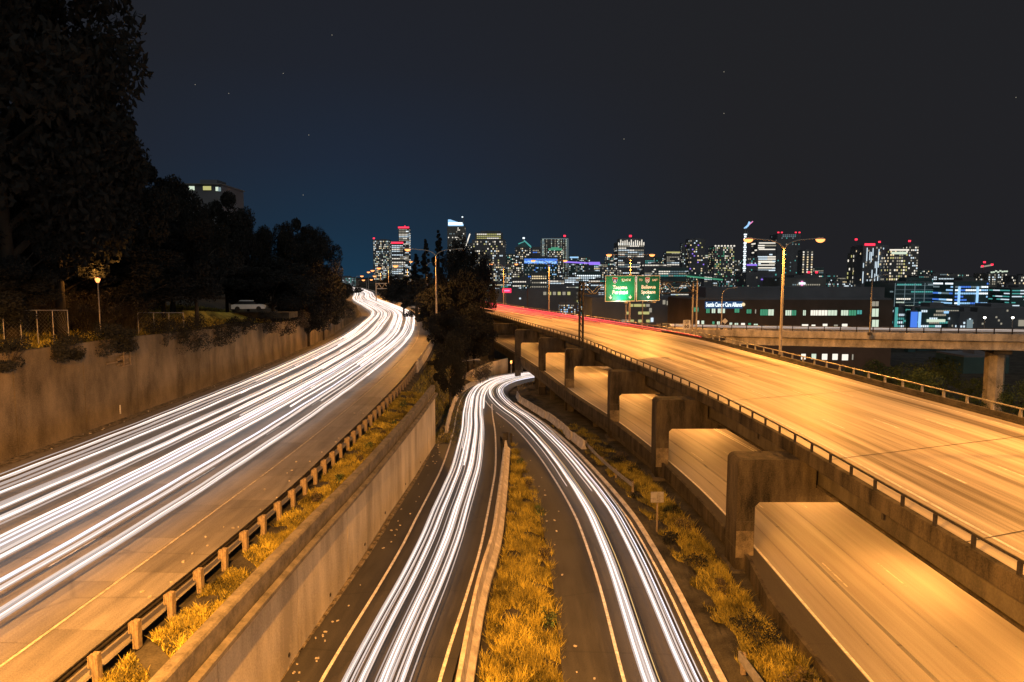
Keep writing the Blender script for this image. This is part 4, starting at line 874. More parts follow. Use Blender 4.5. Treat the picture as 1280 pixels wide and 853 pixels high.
# thin sign stands seen below the panels
for px, lab in ((782.5, 'thin steel pole standing behind the bright green sign'), (803, 'thin orange lit pole below the darker green sign')):
    q = G(px, 406, -9.9); m = MB(); Y = 128 if px > 790 else 136; X = A(px, 400, Y).x; m.tube([(X, Y, -11.5), (X, Y, A(px, 350, Y).z)], .1, 6); o = m.build('pole', M['pole']); tag(o, lab, 'pole')
# speed limit sign
X = A(858.5, 400, 116); s = empty('speed_sign', (X.x, 116, -10), 'white rectangular speed limit sign on the right edge of the viaduct', 'road sign')
m = MB(); m.tube([(0, .05, -.5), (0, .05, 2.6)], .05, 6); m.build('post', M['steel'], s)
m = MB(); m.box(0, 0, 1.95, 1.25, .04, 1.6); m.build('panel', M['sign_white'], s)
text('SPEED', .32, s, (0, -.03, 2.55), M['black'], sx=.9); text('LIMIT', .32, s, (0, -.03, 2.25), M['black'], sx=.9); text('60', .8, s, (0, -.03, 1.65), M['black'])
X = A(902, 402, 126); s = empty('round_sign', (X.x, 124, -9.2), 'small pale diamond road sign on the bridge below the clinic sign', 'road sign')
m = MB(); m.tube([(0, .05, -.3), (0, .05, 1.6)], .05, 6); m.build('post', M['steel'], s); m = MB(); m.face([(0, 0, .7), (.55, 0, 1.25), (0, 0, 1.8), (-.55, 0, 1.25)]); m.build('panel', M['sign_white'], s)
# back of a small sign on the slope
q = G(822, 640, -16.6); X, Y = 7.75+1.55, 44.0
X = A(822, 622, 44).x; zz = A(822, 622, 44).z; s = empty('sign', (X, 44, terrain(X, 44)), 'pale blank back of a small road sign on a post between ramp and pier', 'road sign')
m = MB(); m.box(0, .06, (zz-terrain(X, 44))/2, .09, .09, zz-terrain(X, 44)); m.build('post', M['wood'], s)
m = MB(); hh = zz-terrain(X, 44); m.box(-.24, 0, hh+.02, .42, .03, .72); m.box(.2, 0, hh+.02, .42, .03, .72); m.build('panel', M['steel'], s)
# gantry over the far left carriageway
q0, q1 = A(470, 357, 330), A(514, 357, 330); gb = empty('sign_gantry', (q0.x, 330, -12.3), 'thin lattice gantry across the far end of the left carriageway', 'sign gantry')
W2 = q1.x-q0.x; h0 = A(480, 361, 330).z+12.3; h1 = A(480, 354.5, 330).z+12.3
for zz in (h0, h1): m = MB(); m.tube([(0, 0, zz), (W2, 0, zz)], .2, 5); m.build('chord', M['steel'], gb)
m = MB()
for k in range(12): m.tube([(W2*k/12, 0, (h0, h1)[k % 2]), (W2*(k+1)/12, 0, (h1, h0)[k % 2])], .14, 4)
m.build('brace', M['steel'], gb); m = MB(); m.tube([(W2, 0, -4), (W2, 0, h1+6)], .3, 6); m.build('post', M['steel'], gb)
m = MB(); m.tube([(0, 0, 0), (0, 0, h1)], .3, 6); m.build('post', M['steel'], gb)

# ------------------------------------------------------------------ wire fences on the left hill
def fence(px0, px1, pyt, Y0, Y1, n, label, zlow=1.9):
    root = empty('fence', (0, 0, 0), label, 'fence'); a, b = A(px0, pyt, Y0), A(px1, pyt, Y1)
    m = MB(); m.tube([a, b], .035, 5); m.build('top_rail', M['steel'], root)
    for k in range(n+1):
        p = a.lerp(b, k/n); m = MB(); m.tube([(p.x, p.y, terrain(p.x, p.y)-.2), (p.x, p.y, p.z)], .04, 5); m.build('post', M['steel'], root)
    m = MB(); L = (b-a).length; k = 0
    while k*.3 < L:   # chain link as crossed wires
        for s in (1, -1):
            t0 = k*.3/L; t1 = min(1, max(0, t0+s*zlow/L)); p = a.lerp(b, t0); q = a.lerp(b, t1)
            m.face([(p.x, p.y, p.z), (p.x+.012, p.y, p.z), (q.x+.012, q.y, q.z-zlow), (q.x, q.y, q.z-zlow)])
        k += 1
    o = m.build('mesh', M['steel'], root); o['kind'] = 'stuff'
fence(-20, 84, 388, 47, 53, 5, 'long wire fence with thin top rail on the dark bank at the far left')
fence(172, 229, 391, 66, 70, 3, 'short wire fence on the bank left of the lit slope')

# parked car, only its pale roof and side catch light
def car(x, y, z, rz, label, k=1.0):
    root = empty('parked_car', (x, y, z), label, 'car', rz=rz)
    def side(P, w, m_, nm):
        m = MB(); rows = [[(px, -w, pz) for px, pz in P], [(px, w, pz) for px, pz in P]]
        m.grid(rows, closed=True); m.face(rows[0]); m.face(rows[1][::-1]); m.build(nm, m_, root)
    side([(-2.2, .3), (2.2, .3), (2.25, .7), (1.9, .85), (1.2, .92), (-1.7, .95), (-2.2, .85)], .88, M['carpaint'], 'body')
    side([(-1.75, .93), (1.25, .9), (.65, 1.38), (-1.2, 1.4)], .76, M['glass'], 'cabin_glass'); side([(-1.2, 1.39), (.65, 1.37), (.55, 1.46), (-1.1, 1.48)], .74, M['carpaint'], 'roof')
    for a in (-1.4, 1.4):
        for b in (-.8, .8):
            m = MB(); P = [(a+.33*math.cos(t*math.pi/6), b, .33+.33*math.sin(t*math.pi/6)) for t in range(12)]; Q = [(p[0], b+.2*(1 if b > 0 else -1)*.5, p[2]) for p in P]
            m.grid([P, Q], closed=True); m.face(P); m.face(Q[::-1]); m.build('wheel', M['rubber'], root)
q = A(311, 386, 96); car(q.x, 96, q.z-.3, .25, 'pale parked car catching light among the trees on the left bank')
m = MB(); q0 = A(311, 388, 96)
m.box(q0.x+1, 98.5, q0.z-.78, 9, 4, .8); o = m.build('hillside_road', M['dirt']); tag(o, kind='structure')
# lit bank
m = MB(); rows = []
for k in range(9):
    px = 228+k*10.5; Y = 74+k*2.4; a = A(px, 388+.5*k, Y+7); b = A(px, 409-.9*k, Y); rows.append([(b.x, b.y, b.z), (a.x, a.y, a.z), (a.x, a.y+.6, a.z-3), (b.x, b.y, b.z-3)])
m.grid(rows, closed=True); m.face(rows[0][::-1]); m.face(rows[-1]); o = m.build('grassy_bank', M['grass']); tag(o, kind='structure')

# ------------------------------------------------------------------ buildings
def lit_face(m, x0, x1, z0, z1, y, cw, ch, p, keys, mode, seed, fw=.62, fh=.5, nrm='front', xside=None):
    g = random.Random(seed); nc = max(1, int(round((x1-x0)/cw))); nr = max(1, int(round((z1-z0)/ch))); cw = (x1-x0)/nc; ch = (z1-z0)/nr
    colp = [g.random() for _ in range(nc)]
    for r in range(nr):
        rowon = g.random(); run = 0; key = g.choice(keys)
        for c in range(nc):
            if mode == 'bands':
                if run <= 0: run = g.randint(2, 7); on = g.random() < (p*1.7 if rowon < .55 else p*.35); key = g.choice(keys)
                run -= 1
            elif mode == 'vert': on = colp[c] < .5 and g.random() < p*1.6; key = g.choice(keys)
            else: on = g.random() < p; key = g.choice(keys)
            if not on: continue
            a = x0+cw*(c+.5-fw/2); b = x0+cw*(c+.5+fw/2); d = z0+ch*(r+.5-fh/2); e = z0+ch*(r+.5+fh/2); mi = WKEYS.index(key)
            if nrm == 'front': m.face([(a, y, d), (b, y, d), (b, y, e), (a, y, e)], None, mi)
            else: m.face([(xside, a, d), (xside, b, d), (xside, b, e), (xside, a, e)], None, mi)
KM = [E_[k] for k in WKEYS]
def building(px0, px1, pyt, Y, label, p=.3, keys=('neutral', 'warm', 'dim', 'dim', 'cool'), mode='rand', cw=3.0, ch=3.0, facade='facade', depth=None, zb=-27.5, fw=.66, fh=.56, name='office_tower', extra=None, pyb=None, side=True, seed=None):
    a, b = A(px0, pyt, Y), A(px1, pyt, Y); w = b.x-a.x; cx = (a.x+b.x)/2; D = depth or min(w, 40)
    z0 = zb if pyb is None else A(px0, pyb, Y).z; h = a.z-z0; root = empty(name, (cx, Y, z0), label, 'building')
    p = min(.85, p*1.2); cw *= .85; ch *= .88; m = MB(); m.box(0, D/2, h/2, w, D, h); m.build('walls', M[facade], root)
    m = MB(); m.box(0, D/2, h+.25, w*.985, D*.985, .5); m.box(w*.1, D/2, h+1.2, w*.35, D*.4, 1.6); m.build('roof', M['facade'], root)
    sx = Y/FPX; sd2 = seed if seed is not None else int(px0*13+pyt*7)
    m = MB(); zlo = max(0, A(px0, 415, Y).z-z0) if pyb is None else 0
    lit_face(m, -w/2+.03*w, w/2-.03*w, zlo, h*.985 if True else h, -.12, cw*sx, ch*sx, p, keys, mode, sd2, fw, fh)
    if side:
        k = -1 if cx > 0 else 1; lit_face(m, D*.04, D*.96, zlo, h*.985, 0, cw*sx, ch*sx, p*.6, keys, mode, sd2+1, fw, fh, 'side', k*(w/2+.12))
    if m.f:
        o = m.build('lit_windows', KM, root); o['kind'] = 'stuff'
    return root, w, h, D, z0, cx
def lit_box(parent, x, y, z, sx, sy, sz, key, name='light_strip', rz=0):
    m = MB(); m.box(x, y, z, sx, sy, sz, rz); return m.build(name, E_[key], parent)
def beacon(parent, x, y, z, r=2.0, key='red'):
    m = MB(); m.tube([(x, y, z-2), (x, y, z+r*.6)], r*.15, 4); m.build('beacon_mast', M['facade'], parent)
    m = MB(); m.box(x, y, z+r*1.1, r, r, r, .6); m.build('beacon', E_[key], parent)
NW = ('neutral', 'warm', 'dim', 'dim', 'cool', 'dimcool', 'pale')
YC = 1500
def px2m(n, Y): return n*Y/FPX
B = building(418, 440, 347, 900, 'low far block with pale blue windows left of the bright road end', .5, ('cool', 'dimcool', 'teal'), cw=2.2, ch=2.5, name='office_block')
B = building(466, 486, 300, 1500, 'dark tower with small white windows left of the slim twin towers', .5, NW, cw=2.0, ch=2.4); beacon(B[0], -B[1]/2+2, 2, B[2], 3.0)
B = building(489, 504, 303, 1400, 'short tower with red roof line behind the nearest lamp', .6, ('neutral', 'cool', 'dim'), 'bands', 2.2, 2.6); lit_box(B[0], 0, -.3, B[2]-1, B[1], .5, 3, 'red')
B = building(498, 511, 285, 1650, 'slim tall tower with glowing red roof edge left of centre', .65, ('neutral', 'cool', 'dim', 'white'), 'bands', 2.0, 2.5); lit_box(B[0], 0, -.3, B[2]+.8, B[1]*1.05, .6, 3.4, 'red'); beacon(B[0], 3, 2, B[2]+2, 2)
B = building(559, 581, 283, 1450, 'tower with a sloping white and blue illuminated crown', .12, ('dim', 'dimcool', 'neutral'), cw=2.0, ch=2.6, facade='facade_grey')
m = MB(); w, h = B[1], B[2]; P = [(-w*.45, h+.5), (w*.42, h+.5), (w*.42, h+4.5), (-w*.32, h+14), (-w*.45, h+14)]
F0 = [(x, -.5, z) for x, z in P]; F1 = [(x, 12, z) for x, z in P]; m.face(F0[::-1]); m.face(F1)
for i in range(5): m.face([F0[i], F0[(i+1) % 5], F1[(i+1) % 5], F1[i]])
m.build('crown', E_['brightblue'], B[0]); m = MB(); m.box(-.03*w, -.9, h+5.2, w*.8, .4, 5.5); m.build('crown_face', E_['white'], B[0]); m = MB(); m.tube([(w*.42, 3, h), (w*.42, 3, h+19)], .8, 5); m.build('mast', M['facade_grey'], B[0]); beacon(B[0], w*.36, 3, h+17, 2.2, 'white')
lit = empty('lit_spire', (A(581, 312, 1440).x, 1440, A(581, 312, 1440).z), 'slanted white lit spire right of the blue topped tower', 'spire')
m = MB(); q = A(587.5, 292.5, 1440)-A(581, 312, 1440); m.tube([(0, 0, 0), (q.x, 0, q.z)], 1.3, 5); m.build('tube_light', E_['neutral'], lit); m = MB(); m.tube([(0, 1.5, -60), (0, 1.5, 0)], 2, 5); m.build('mast', M['facade'], lit)
B = building(590, 632, 300, 1150, 'broad tower with stepped rounded top and rows of yellow lit windows', .34, ('neutral', 'warm', 'yellow', 'dim', 'dim', 'cool'), 'rand', 2.6, 3.2)
m = MB(); m.box(0, 12, B[2]+6, B[1]*.82, 22, 12); m.box(B[1]*.05, 12, B[2]+13, B[1]*.6, 18, 4); m.build('penthouse', M['facade'], B[0])
m = MB(); lit_face(m, -B[1]*.36, B[1]*.36, B[2]+1, B[2]+11, .8, 3.4, 3.4, .55, ('yellow', 'neutral'), 'bands', 5, .8, .45); o = m.build('top_windows', KM, B[0]); o['kind'] = 'stuff'
B = building(584, 592, 305, 1300, 'narrow dark tower squeezed left of the stepped tower', .3, NW, cw=2, ch=2.6)
B = building(644, 664, 309, 1350, 'dark tower with teal pyramid roof and white tip', .38, ('warm', 'neutral', 'dim', 'cool'), cw=2.2, ch=2.8)
m = MB(); w, h, D = B[1], B[2], B[3]; c4 = [(-w*.4, 0, h), (w*.5, 0, h), (w*.5, D, h), (-w*.4, D, h)]
for i in range(4): m.face([c4[i], c4[(i+1) % 4], (w*.03, D/2, h+17)])
m.build('pyramid_roof', M['facade_teal'], B[0]); m = MB(); m.tube([(w*.03, D/2-12, h+14), (w*.48, -1, h+1)], 1.1, 4); m.tube([(-w*.3, -1, h+6), (w*.1, -1, h+11), (w*.5, -1, h-1)], 1.0, 4); m.build('roof_light', E_['teal'], B[0]); beacon(B[0], w*.03, -1, h+14, 3, 'white')
B = building(634, 652, 331, 1000, 'pale mid rise block left of the blue lit building', .6, ('dim', 'neutral', 'yellow', 'dim'), cw=2.4, ch=3.0, facade='facade_grey', name='office_block')
B = building(677, 711, 298, 1250, 'wide pale gridded tower with a green sign below its roof', .5, ('dim', 'dimcool', 'dim', 'pale'), 'vert', 1.8, 2.4, facade='facade_grey'); beacon(B[0], B[1]*.35, 2, B[2]+1, 3)
for sx_ in (-.47, -.42, .42, .47): lit_box(B[0], B[1]*sx_, -.4, B[2]*.72, .9, .4, B[2]*.52, 'dimcool', 'corner_light')
lit_box(B[0], 0, -.4, B[2]-1.0, B[1]*.96, .4, 1.0, 'dimcool', 'roof_light')
B = building(684, 704, 311, 1200, 'dark tower with a glowing green band on top', .42, ('warm', 'neutral', 'dim', 'cool'), cw=2.3, ch=2.8); lit_box(B[0], 0, -.5, B[2]-1.2, B[1]*.85, .8, 3.4, 'green'); lit_box(B[0], 0, 5, B[2]+1.5, B[1]*.45, 5, 2, 'green')
B = building(655, 697, 322, 950, 'blue illuminated building with bright blue white sign band', .28, ('blue', 'brightblue', 'dimcool', 'dim'), cw=2.2, ch=3.0, facade='facade_teal')
g = random.Random(3); m = MB()
for i in range(20): m.box(-B[1]*.47+i*B[1]*.048, -.5, B[2]-5.5-g.random()*1.5, 1.1+g.random(), .4, 1.5+g.random()*2.4)
m.build('lit_lettering', E_['brightblue'], B[0]); lit_box(B[0], 0, -.2, B[2]-5, B[1]*.98, .3, 6.5, 'blue', 'blue_band')
B = building(711, 724, 320, 1100, 'small tower with a cyan lit roof line', .35, ('cool', 'dimcool', 'dim'), cw=2.2, ch=2.6, facade='facade_teal'); lit_box(B[0], 0, -.5, B[2]-2.5, B[1]*.8, .5, 2.2, 'brightblue')
B = building(665, 690, 309, 1600, 'far dark tower with thin blue lines behind the blue lit building', .2, ('blue', 'dimcool', 'dim'), 'bands', 2.2, 2.6)
B = building(720, 752, 340, 700, 'low white and cyan lit block left of the green signs', .55, ('cool', 'white', 'dimcool', 'neutral'), 'bands', 3, 3.2, facade='facade_teal', name='office_block')
B = building(640, 665, 348, 620, 'low block with rows of white windows above the red trails', .45, ('neutral', 'cool', 'dim'), 'bands', 2.5, 3, name='office_block')
B = building(664, 684, 341, 560, 'round fronted pale office block above the red trails', .5, ('neutral', 'warm', 'dim'), 'bands', 3.2, 3.0, facade='facade_grey', name='office_block')
B = building(610, 660, 364, 420, 'dark low warehouse behind the end of the red trails', .05, ('dim', 'cool'), cw=4, ch=4, name='warehouse')
B = building(660, 724, 362, 330, 'low dark building with a row of yellow windows above the red trails', .0, name='office_block')
root = B[0]
for i, px in enumerate((681, 687, 693, 699, 705, 711)):
    m = MB(); q = A(px, 367, 330); m.box(q.x-B[5], -.15, q.z-B[4], 1.4, .3, 1.5); m.build('window', E_['yellow' if i % 2 else 'dim'], root)
B = building(724, 760, 364, 320, 'low dark building behind the left post of the sign gantry', .35, ('yellow', 'dim', 'cool'), 'bands', 4.5, 6, name='office_block')
B = building(772, 806, 303, 1100, 'large tower with serrated white lit crown behind the green signs', .5, ('neutral', 'cool', 'dim', 'dimcool'), 'bands', 2.4, 2.9)
g = random.Random(9); w, h = B[1], B[2]; m = MB()
for i in range(13):
    hh = 9*(.5+.5*abs(math.sin(i*1.3)))
    m.box(-w*.46+i*w*.077, -.4, h-1+hh/2-4, 1.3, .6, hh)
m.build('crown_lights', E_['neutral'], B[0]); m = MB(); m.box(0, 14, h+3, w*.85, 24, 6); m.build('crown', M['facade'], B[0]); beacon(B[0], 0, 8, h+7, 3)
B = building(833, 850, 315, 1300, 'tower with a yellow lit roof line right of the green signs', .4, ('neutral', 'cool', 'dimcool', 'dim'), 'bands', 2.3, 2.7); lit_box(B[0], 0, -.5, B[2]-1, B[1], .6, 2.4, 'yellow')
B = building(822, 862, 335, 900, 'wide teal tinted tower with sparse white windows right of the signs', .42, ('cool', 'neutral', 'dimcool', 'dim', 'teal'), 'bands', 2.4, 3.0, facade='facade_teal')
B = building(805, 834, 330, 1000, 'dark mid rise with white window rows just above the signs', .5, ('cool', 'neutral', 'dim'), 'bands', 2.2, 2.8)
B = building(853, 866, 304, 1400, 'slim dark tower with a few lit windows near its top', .25, NW, cw=2.2, ch=2.6)
B = building(862, 882, 299, 1200, 'tall dark tower with scattered windows right of the signs', .22, ('warm', 'yellow', 'dim', 'cool', 'violet'), cw=2.6, ch=3.0)
B = building(882, 893, 330, 1400, 'dark low tower between two taller ones', .2, NW, cw=2.2, ch=2.6)
B = building(893, 919, 308, 1050, 'tower with a white dotted roof edge left of the lit crane mast', .34, ('warm', 'neutral', 'yellow', 'dim', 'green'), cw=2.3, ch=2.8)
m = MB()
for i in range(7): m.box(-B[1]*.45+i*B[1]*.15, -.5, B[2]+.5, 2.2, 1, 2.0)
m.build('roof_lights', E_['neutral'], B[0])
# lit mast and cranes
q = A(929, 362, 1000); cr = empty('tower_crane', (q.x, 1000, -24), 'tall crane with white lit mast and cyan lit jib', 'crane'); H = A(929, 292, 1000).z+24
m = MB(); m.tube([(0, 0, 0), (0, 0, H+8)], 1.6, 4); m.build('mast', M['facade_grey'], cr)
m = MB()
for i in range(26): m.box(0, -2.0, H-78+i*3.05, 4.2 if i % 2 else 2.8, .6, 2.0)
m.build('mast_lights', E_['white'], cr)
def crane_jib(root, P, key, r=1.0):
    m = MB(); m.tube(P, r, 5); m.build('jib', E_[key], root)
zq = lambda px, py, Y=1000: tuple(A(px, py, Y)-Vector((q.x, 0, -24)) - Vector((0, 1000, 0)))
crane_jib(cr, [zq(930.5, 286), zq(935, 282), zq(937, 277.5)], 'brightblue', 1.5); crane_jib(cr, [zq(935, 282), zq(941, 277)], 'pink', .8)
m = MB(); m.tube([zq(935, 293), zq(934, 283)], .8, 4); m.build('cat_head', M['facade_grey'], cr)
def crane(px, pyb, pyt, Y, jib, key, label, cab=None):
    q = A(px, pyt, Y); r = empty('tower_crane', (q.x, Y, -24), label, 'crane'); H = q.z+24
    m = MB(); m.tube([(0, 0, 0), (0, 0, H)], .9*Y/1000, 4); m.build('mast', M['facade_teal'] if key == 'green' else M['facade'], r)
    a, b = A(jib[0], jib[1], Y), A(jib[2], jib[3], Y); L = a.lerp(b, 0)-Vector((q.x, Y, -24)); Rr = b-Vector((q.x, Y, -24))
    m = MB(); m.tube([L, Rr], 1.1*Y/1000, 4); m.build('jib', E_[key], r)
    m = MB(); m.tube([L+Vector((0, 0, 2.5*Y/1000)), Rr+Vector((0, 0, 2.5*Y/1000))], .5*Y/1000, 4); m.build('upper_chord', M['facade_teal'], r)
    if cab: c = A(cab[0], cab[1], Y)-Vector((q.x, Y, -24)); m = MB(); m.box(c.x, 0, c.z, cab[2]*Y/FPX, 3, cab[3]*Y/FPX); m.build('counterweight', E_[cab[4]], r)
    return r
crane(891, 360, 343, 500, (858.5, 345.5, 903.5, 350), 'green', 'crane with a long green lit jib right of the gantry')
crane(735, 360, 323, 900, (705, 327.5, 750, 330), 'violet', 'crane with a violet lit jib left of the signs', (743, 329.5, 13, 3.6, 'violet'))
r = crane(1230, 375, 328, 900, (1226, 334, 1240, 331.5), 'dim', 'small far crane with red lights at the right')
for px, py in ((1230, 328), (1227.5, 333), (1239.5, 331)):
    c = A(px, py, 900)-Vector(r.location); m = MB(); m.box(c.x, -1, c.z, 2.2, 2, 2.2, .5); m.build('red_light', E_['red'], r)
B = building(932, 948, 322, 1100, 'dark tower with a violet sign right of the lit crane mast', .18, ('dim', 'cool', 'teal'), cw=2.4, ch=3); lit_box(B[0], 0, -.5, B[2]-12, B[1]*.8, .5, 2.5, 'violet')
B = building(947, 971, 302, 1150, 'tower with bright white horizontal floors left of the double lamp', .5, ('neutral', 'cool', 'dim', 'neutral'), 'bands', 2.4, 3.2, fw=.95)
for pyy in (304, 312, 328, 331.5, 335): c = A(960, pyy, 1150).z-B[4]; lit_box(B[0], 0, -.5, c, B[1]*.85, .4, 1.6, 'neutral', 'lit_floor')
B = building(972, 1001, 293, 1300, 'tallest dark tower with faint teal top behind the double lamp', .08, ('teal', 'dim', 'dimcool'), cw=2.2, ch=2.8)
m = MB(); lit_face(m, -B[1]*.3, B[1]*.3, B[2]-9, B[2], -.5, 4, 3, .5, ('teal', 'dimcool'), 'bands', 4); o = m.build('top_lights', KM, B[0]); o['kind'] = 'stuff'
for f in (-.45, -.3, .3, .46): beacon(B[0], B[1]*f, 2, B[2]+1, 2.2)
B = building(1003, 1017, 313, 1200, 'slim tower with two columns of warm lit windows', .5, ('warm', 'neutral', 'warm', 'dim'), 'vert', 3.0, 3.4)
B = building(933, 975, 341, 520, 'dark mid rise with a violet light strip above the brown building', .14, ('dim', 'green', 'teal'), cw=3, ch=4, name='office_block'); lit_box(B[0], B[1]*.12, -.5, A(960, 349.5, 520).z-B[4], B[1]*.36, .4, 1.0, 'violet')
B = building(975, 1033, 348, 480, 'low glass office block with a small red and white cross sign', .22, ('dimcool', 'dimcool', 'dim', 'teal'), 'bands', 3.2, 3.4, facade='facade_grey', name='office_block')
c = A(1002, 354.5, 480); lit_box(B[0], c.x-B[5], -.7, c.z-B[4], 1.4, .4, 3.4, 'pink', 'cross'); lit_box(B[0], c.x-B[5], -.9, c.z-B[4], 4.4, .4, 1.3, 'white', 'cross')
B = building(996, 1024, 344.5, 600, 'set back floor with orange lights above the glass office block', .7, ('warm', 'warm', 'neutral'), 'bands', 2, 3.0, name='office_block')
for f in (.05, .4): beacon(B[0], B[1]*f, 1, B[2]+1, 1.6)
B = building(1034, 1064, 354, 700, 'far low roofs dotted with white lights', .4, ('cool', 'white', 'dim', 'teal'), cw=2, ch=2.5, name='office_block')
B = building(1066, 1079, 317, 800, 'pale grey apartment tower with large lit windows', .55, ('neutral', 'dim', 'yellow', 'dim'), 'rand', 4.0, 6.0, facade='facade_grey', name='apartment_tower', fw=.7, fh=.55); beacon(B[0], -B[1]*.2, 1, B[2]+14, 2)
B = building(1079, 1111, 307, 780, 'dark tower with long vertical white light strips and red roof', .08, ('dim', 'warm'), cw=3, ch=4)
g = random.Random(12); m = MB()
for i in range(17):
    for k in range(3):
        if g.random() < .55: L = g.uniform(5, 15); m.box(-B[1]*.46+i*B[1]*.058, -.5, B[2]-6-g.random()*44, .7, .4, L)
m.build('light_strips', E_['dimcool' if 0 else 'cool'], B[0]); lit_box(B[0], -B[1]*.25, -.6, B[2]+1.0, B[1]*.4, .6, 2.4, 'red', 'roof_light'); beacon(B[0], B[1]*.15, 1, B[2]+2, 1.8)
for f in (-.05, .03, .11, .19, .27): lit_box(B[0], B[1]*f+6, -.6, B[2]-9, 2.0, .4, 3.6, 'warm', 'window')
B = building(1112, 1136, 312, 760, 'tower with a bright white top band and yellow windows', .45, ('warm', 'neutral', 'dim', 'yellow', 'dim'), 'rand', 3.4, 4.2); lit_box(B[0], 0, -.5, B[2]-.6, B[1], .6, 1.5, 'neutral'); lit_box(B[0], 0, -.5, B[2]-4, B[1]*.8, .5, 2.6, 'pale')
B = building(1136, 1149, 307, 820, 'slim grey tower with white lights at the right of the tall group', .4, ('cool', 'neutral', 'dim'), 'rand', 3, 3.6, facade='facade_grey'); beacon(B[0], -B[1]*.4, 1, B[2]+3, 2)
B = building(1119, 1193, 353, 420, 'wide dark teal glass office building beyond the bridge', .30, ('teal', 'dimcool', 'neutral', 'teal', 'pale', 'dimcool'), 'bands', 3.0, 5.2, facade='facade_teal', name='glass_office', fw=.85, fh=.4)
m = MB()
for k in range(5): m.box(0, -.3, B[2]-2-k*2.6*1.0, B[1], .3, .12)
for k in range(7): m.box(-B[1]/2+B[1]*k/6, -.3, B[2]-9, .14, .3, 17)
m.build('mullions', E_['dimcool'], B[0])
m = MB(); m.box(0, 10, B[2]+1.5, B[1]*.45, 8, 3); m.build('roof_plant', M['facade_teal'], B[0])
B = building(1193, 1237, 352, 400, 'blue lit glass office building with glaring blue white floors', .62, ('blue', 'brightblue', 'white', 'dimcool', 'blue'), 'bands', 2.6, 4.6, facade='facade_teal', name='glass_office', fw=.8, fh=.5)
for f in (-.36, .16): lit_box(B[0], B[1]*f, -.5, B[2]-9, 1.2, .4, 12, 'brightblue')
B = building(1235, 1262, 342, 800, 'apartment tower with pale vertical edges below the far crane', .4, ('neutral', 'dim', 'dim', 'cool'), 'vert', 2.6, 3.2, facade='facade_grey', name='apartment_tower')
m = MB()
for i in range(8): m.box(-B[1]*.35+i*B[1]*.1, -.6, B[2]+1+g.random()*2, 1.6, 1, 1.6)
m.build('roof_lights', E_['pale'], B[0])
B = building(1273, 1300, 345, 700, 'dark tower cut by the right edge of the view', .4, ('neutral', 'warm', 'dim'), cw=3, ch=4)
B = building(1264, 1310, 361, 420, 'teal striped office block at the right edge', .8, ('teal', 'teal', 'cool'), 'bands', 3, 4.2, facade='facade_teal', name='office_block', fw=.97, fh=.35)
B = building(1118, 1140, 386, 260, 'low dark block with thin striped floors left of the blue panel', .55, ('cool', 'dim', 'teal'), 'bands', 3, 5, name='office_block')
lit_box(B[0], -B[1]*.42, -.6, B[2]-4, .9, .4, 9, 'teal', 'stair_light')
B = building(1138, 1147, 390, 245, 'narrow building side glowing solid blue beyond the bridge', 0, name='office_block', side=False, facade='facade_teal'); lit_box(B[0], 0, -.3, B[2]-5, B[1]*.9, .3, 10, 'blue', 'blue_panel'); lit_box(B[0], B[1]*.75, -.4, B[2]-5, .8, .4, 10, 'brightblue', 'pylon_light')
B = building(1150, 1200, 386, 250, 'low teal office block with a long pale lit window beyond the bridge', .35, ('teal', 'cool', 'dim'), 'bands', 3, 5, facade='facade_teal', name='office_block', fw=.8)
lit_box(B[0], -B[1]*.1, -.4, A(1165, 401, 250).z-B[4], B[1]*.45, .4, 1.0, 'pale', 'window'); lit_box(B[0], B[1]*.2, -.5, A(1165, 390.5, 250).z-B[4], B[1]*.22, .4, .8, 'brightblue', 'sign')
B = building(1200, 1222, 392, 240, 'dark low block with a pale lit stairwell', .12, ('dim', 'cool'), cw=4, ch=5, name='office_block'); lit_box(B[0], B[1]*.05, -.4, B[2]-4, 1.9, .4, 3.6, 'dimcool', 'stair_window')
B = building(1222, 1300, 386, 330, 'dark wooded block behind the two white lamps', .03, ('dim',), cw=4, ch=5, name='warehouse')
lit_box(B[0], A(1276, 400, 330).x-B[5], -.5, A(1276, 404, 330).z-B[4], 2.6, .4, 3, 'dim', 'window')
B = building(1205, 1262, 447, 190, 'low building with teal and green lit windows behind the bridge column', .4, ('teal', 'green', 'dimcool', 'dim'), 'bands', 5, 6, facade='facade_teal', name='office_block', fw=.85)
q = A(1234, 480, 190)
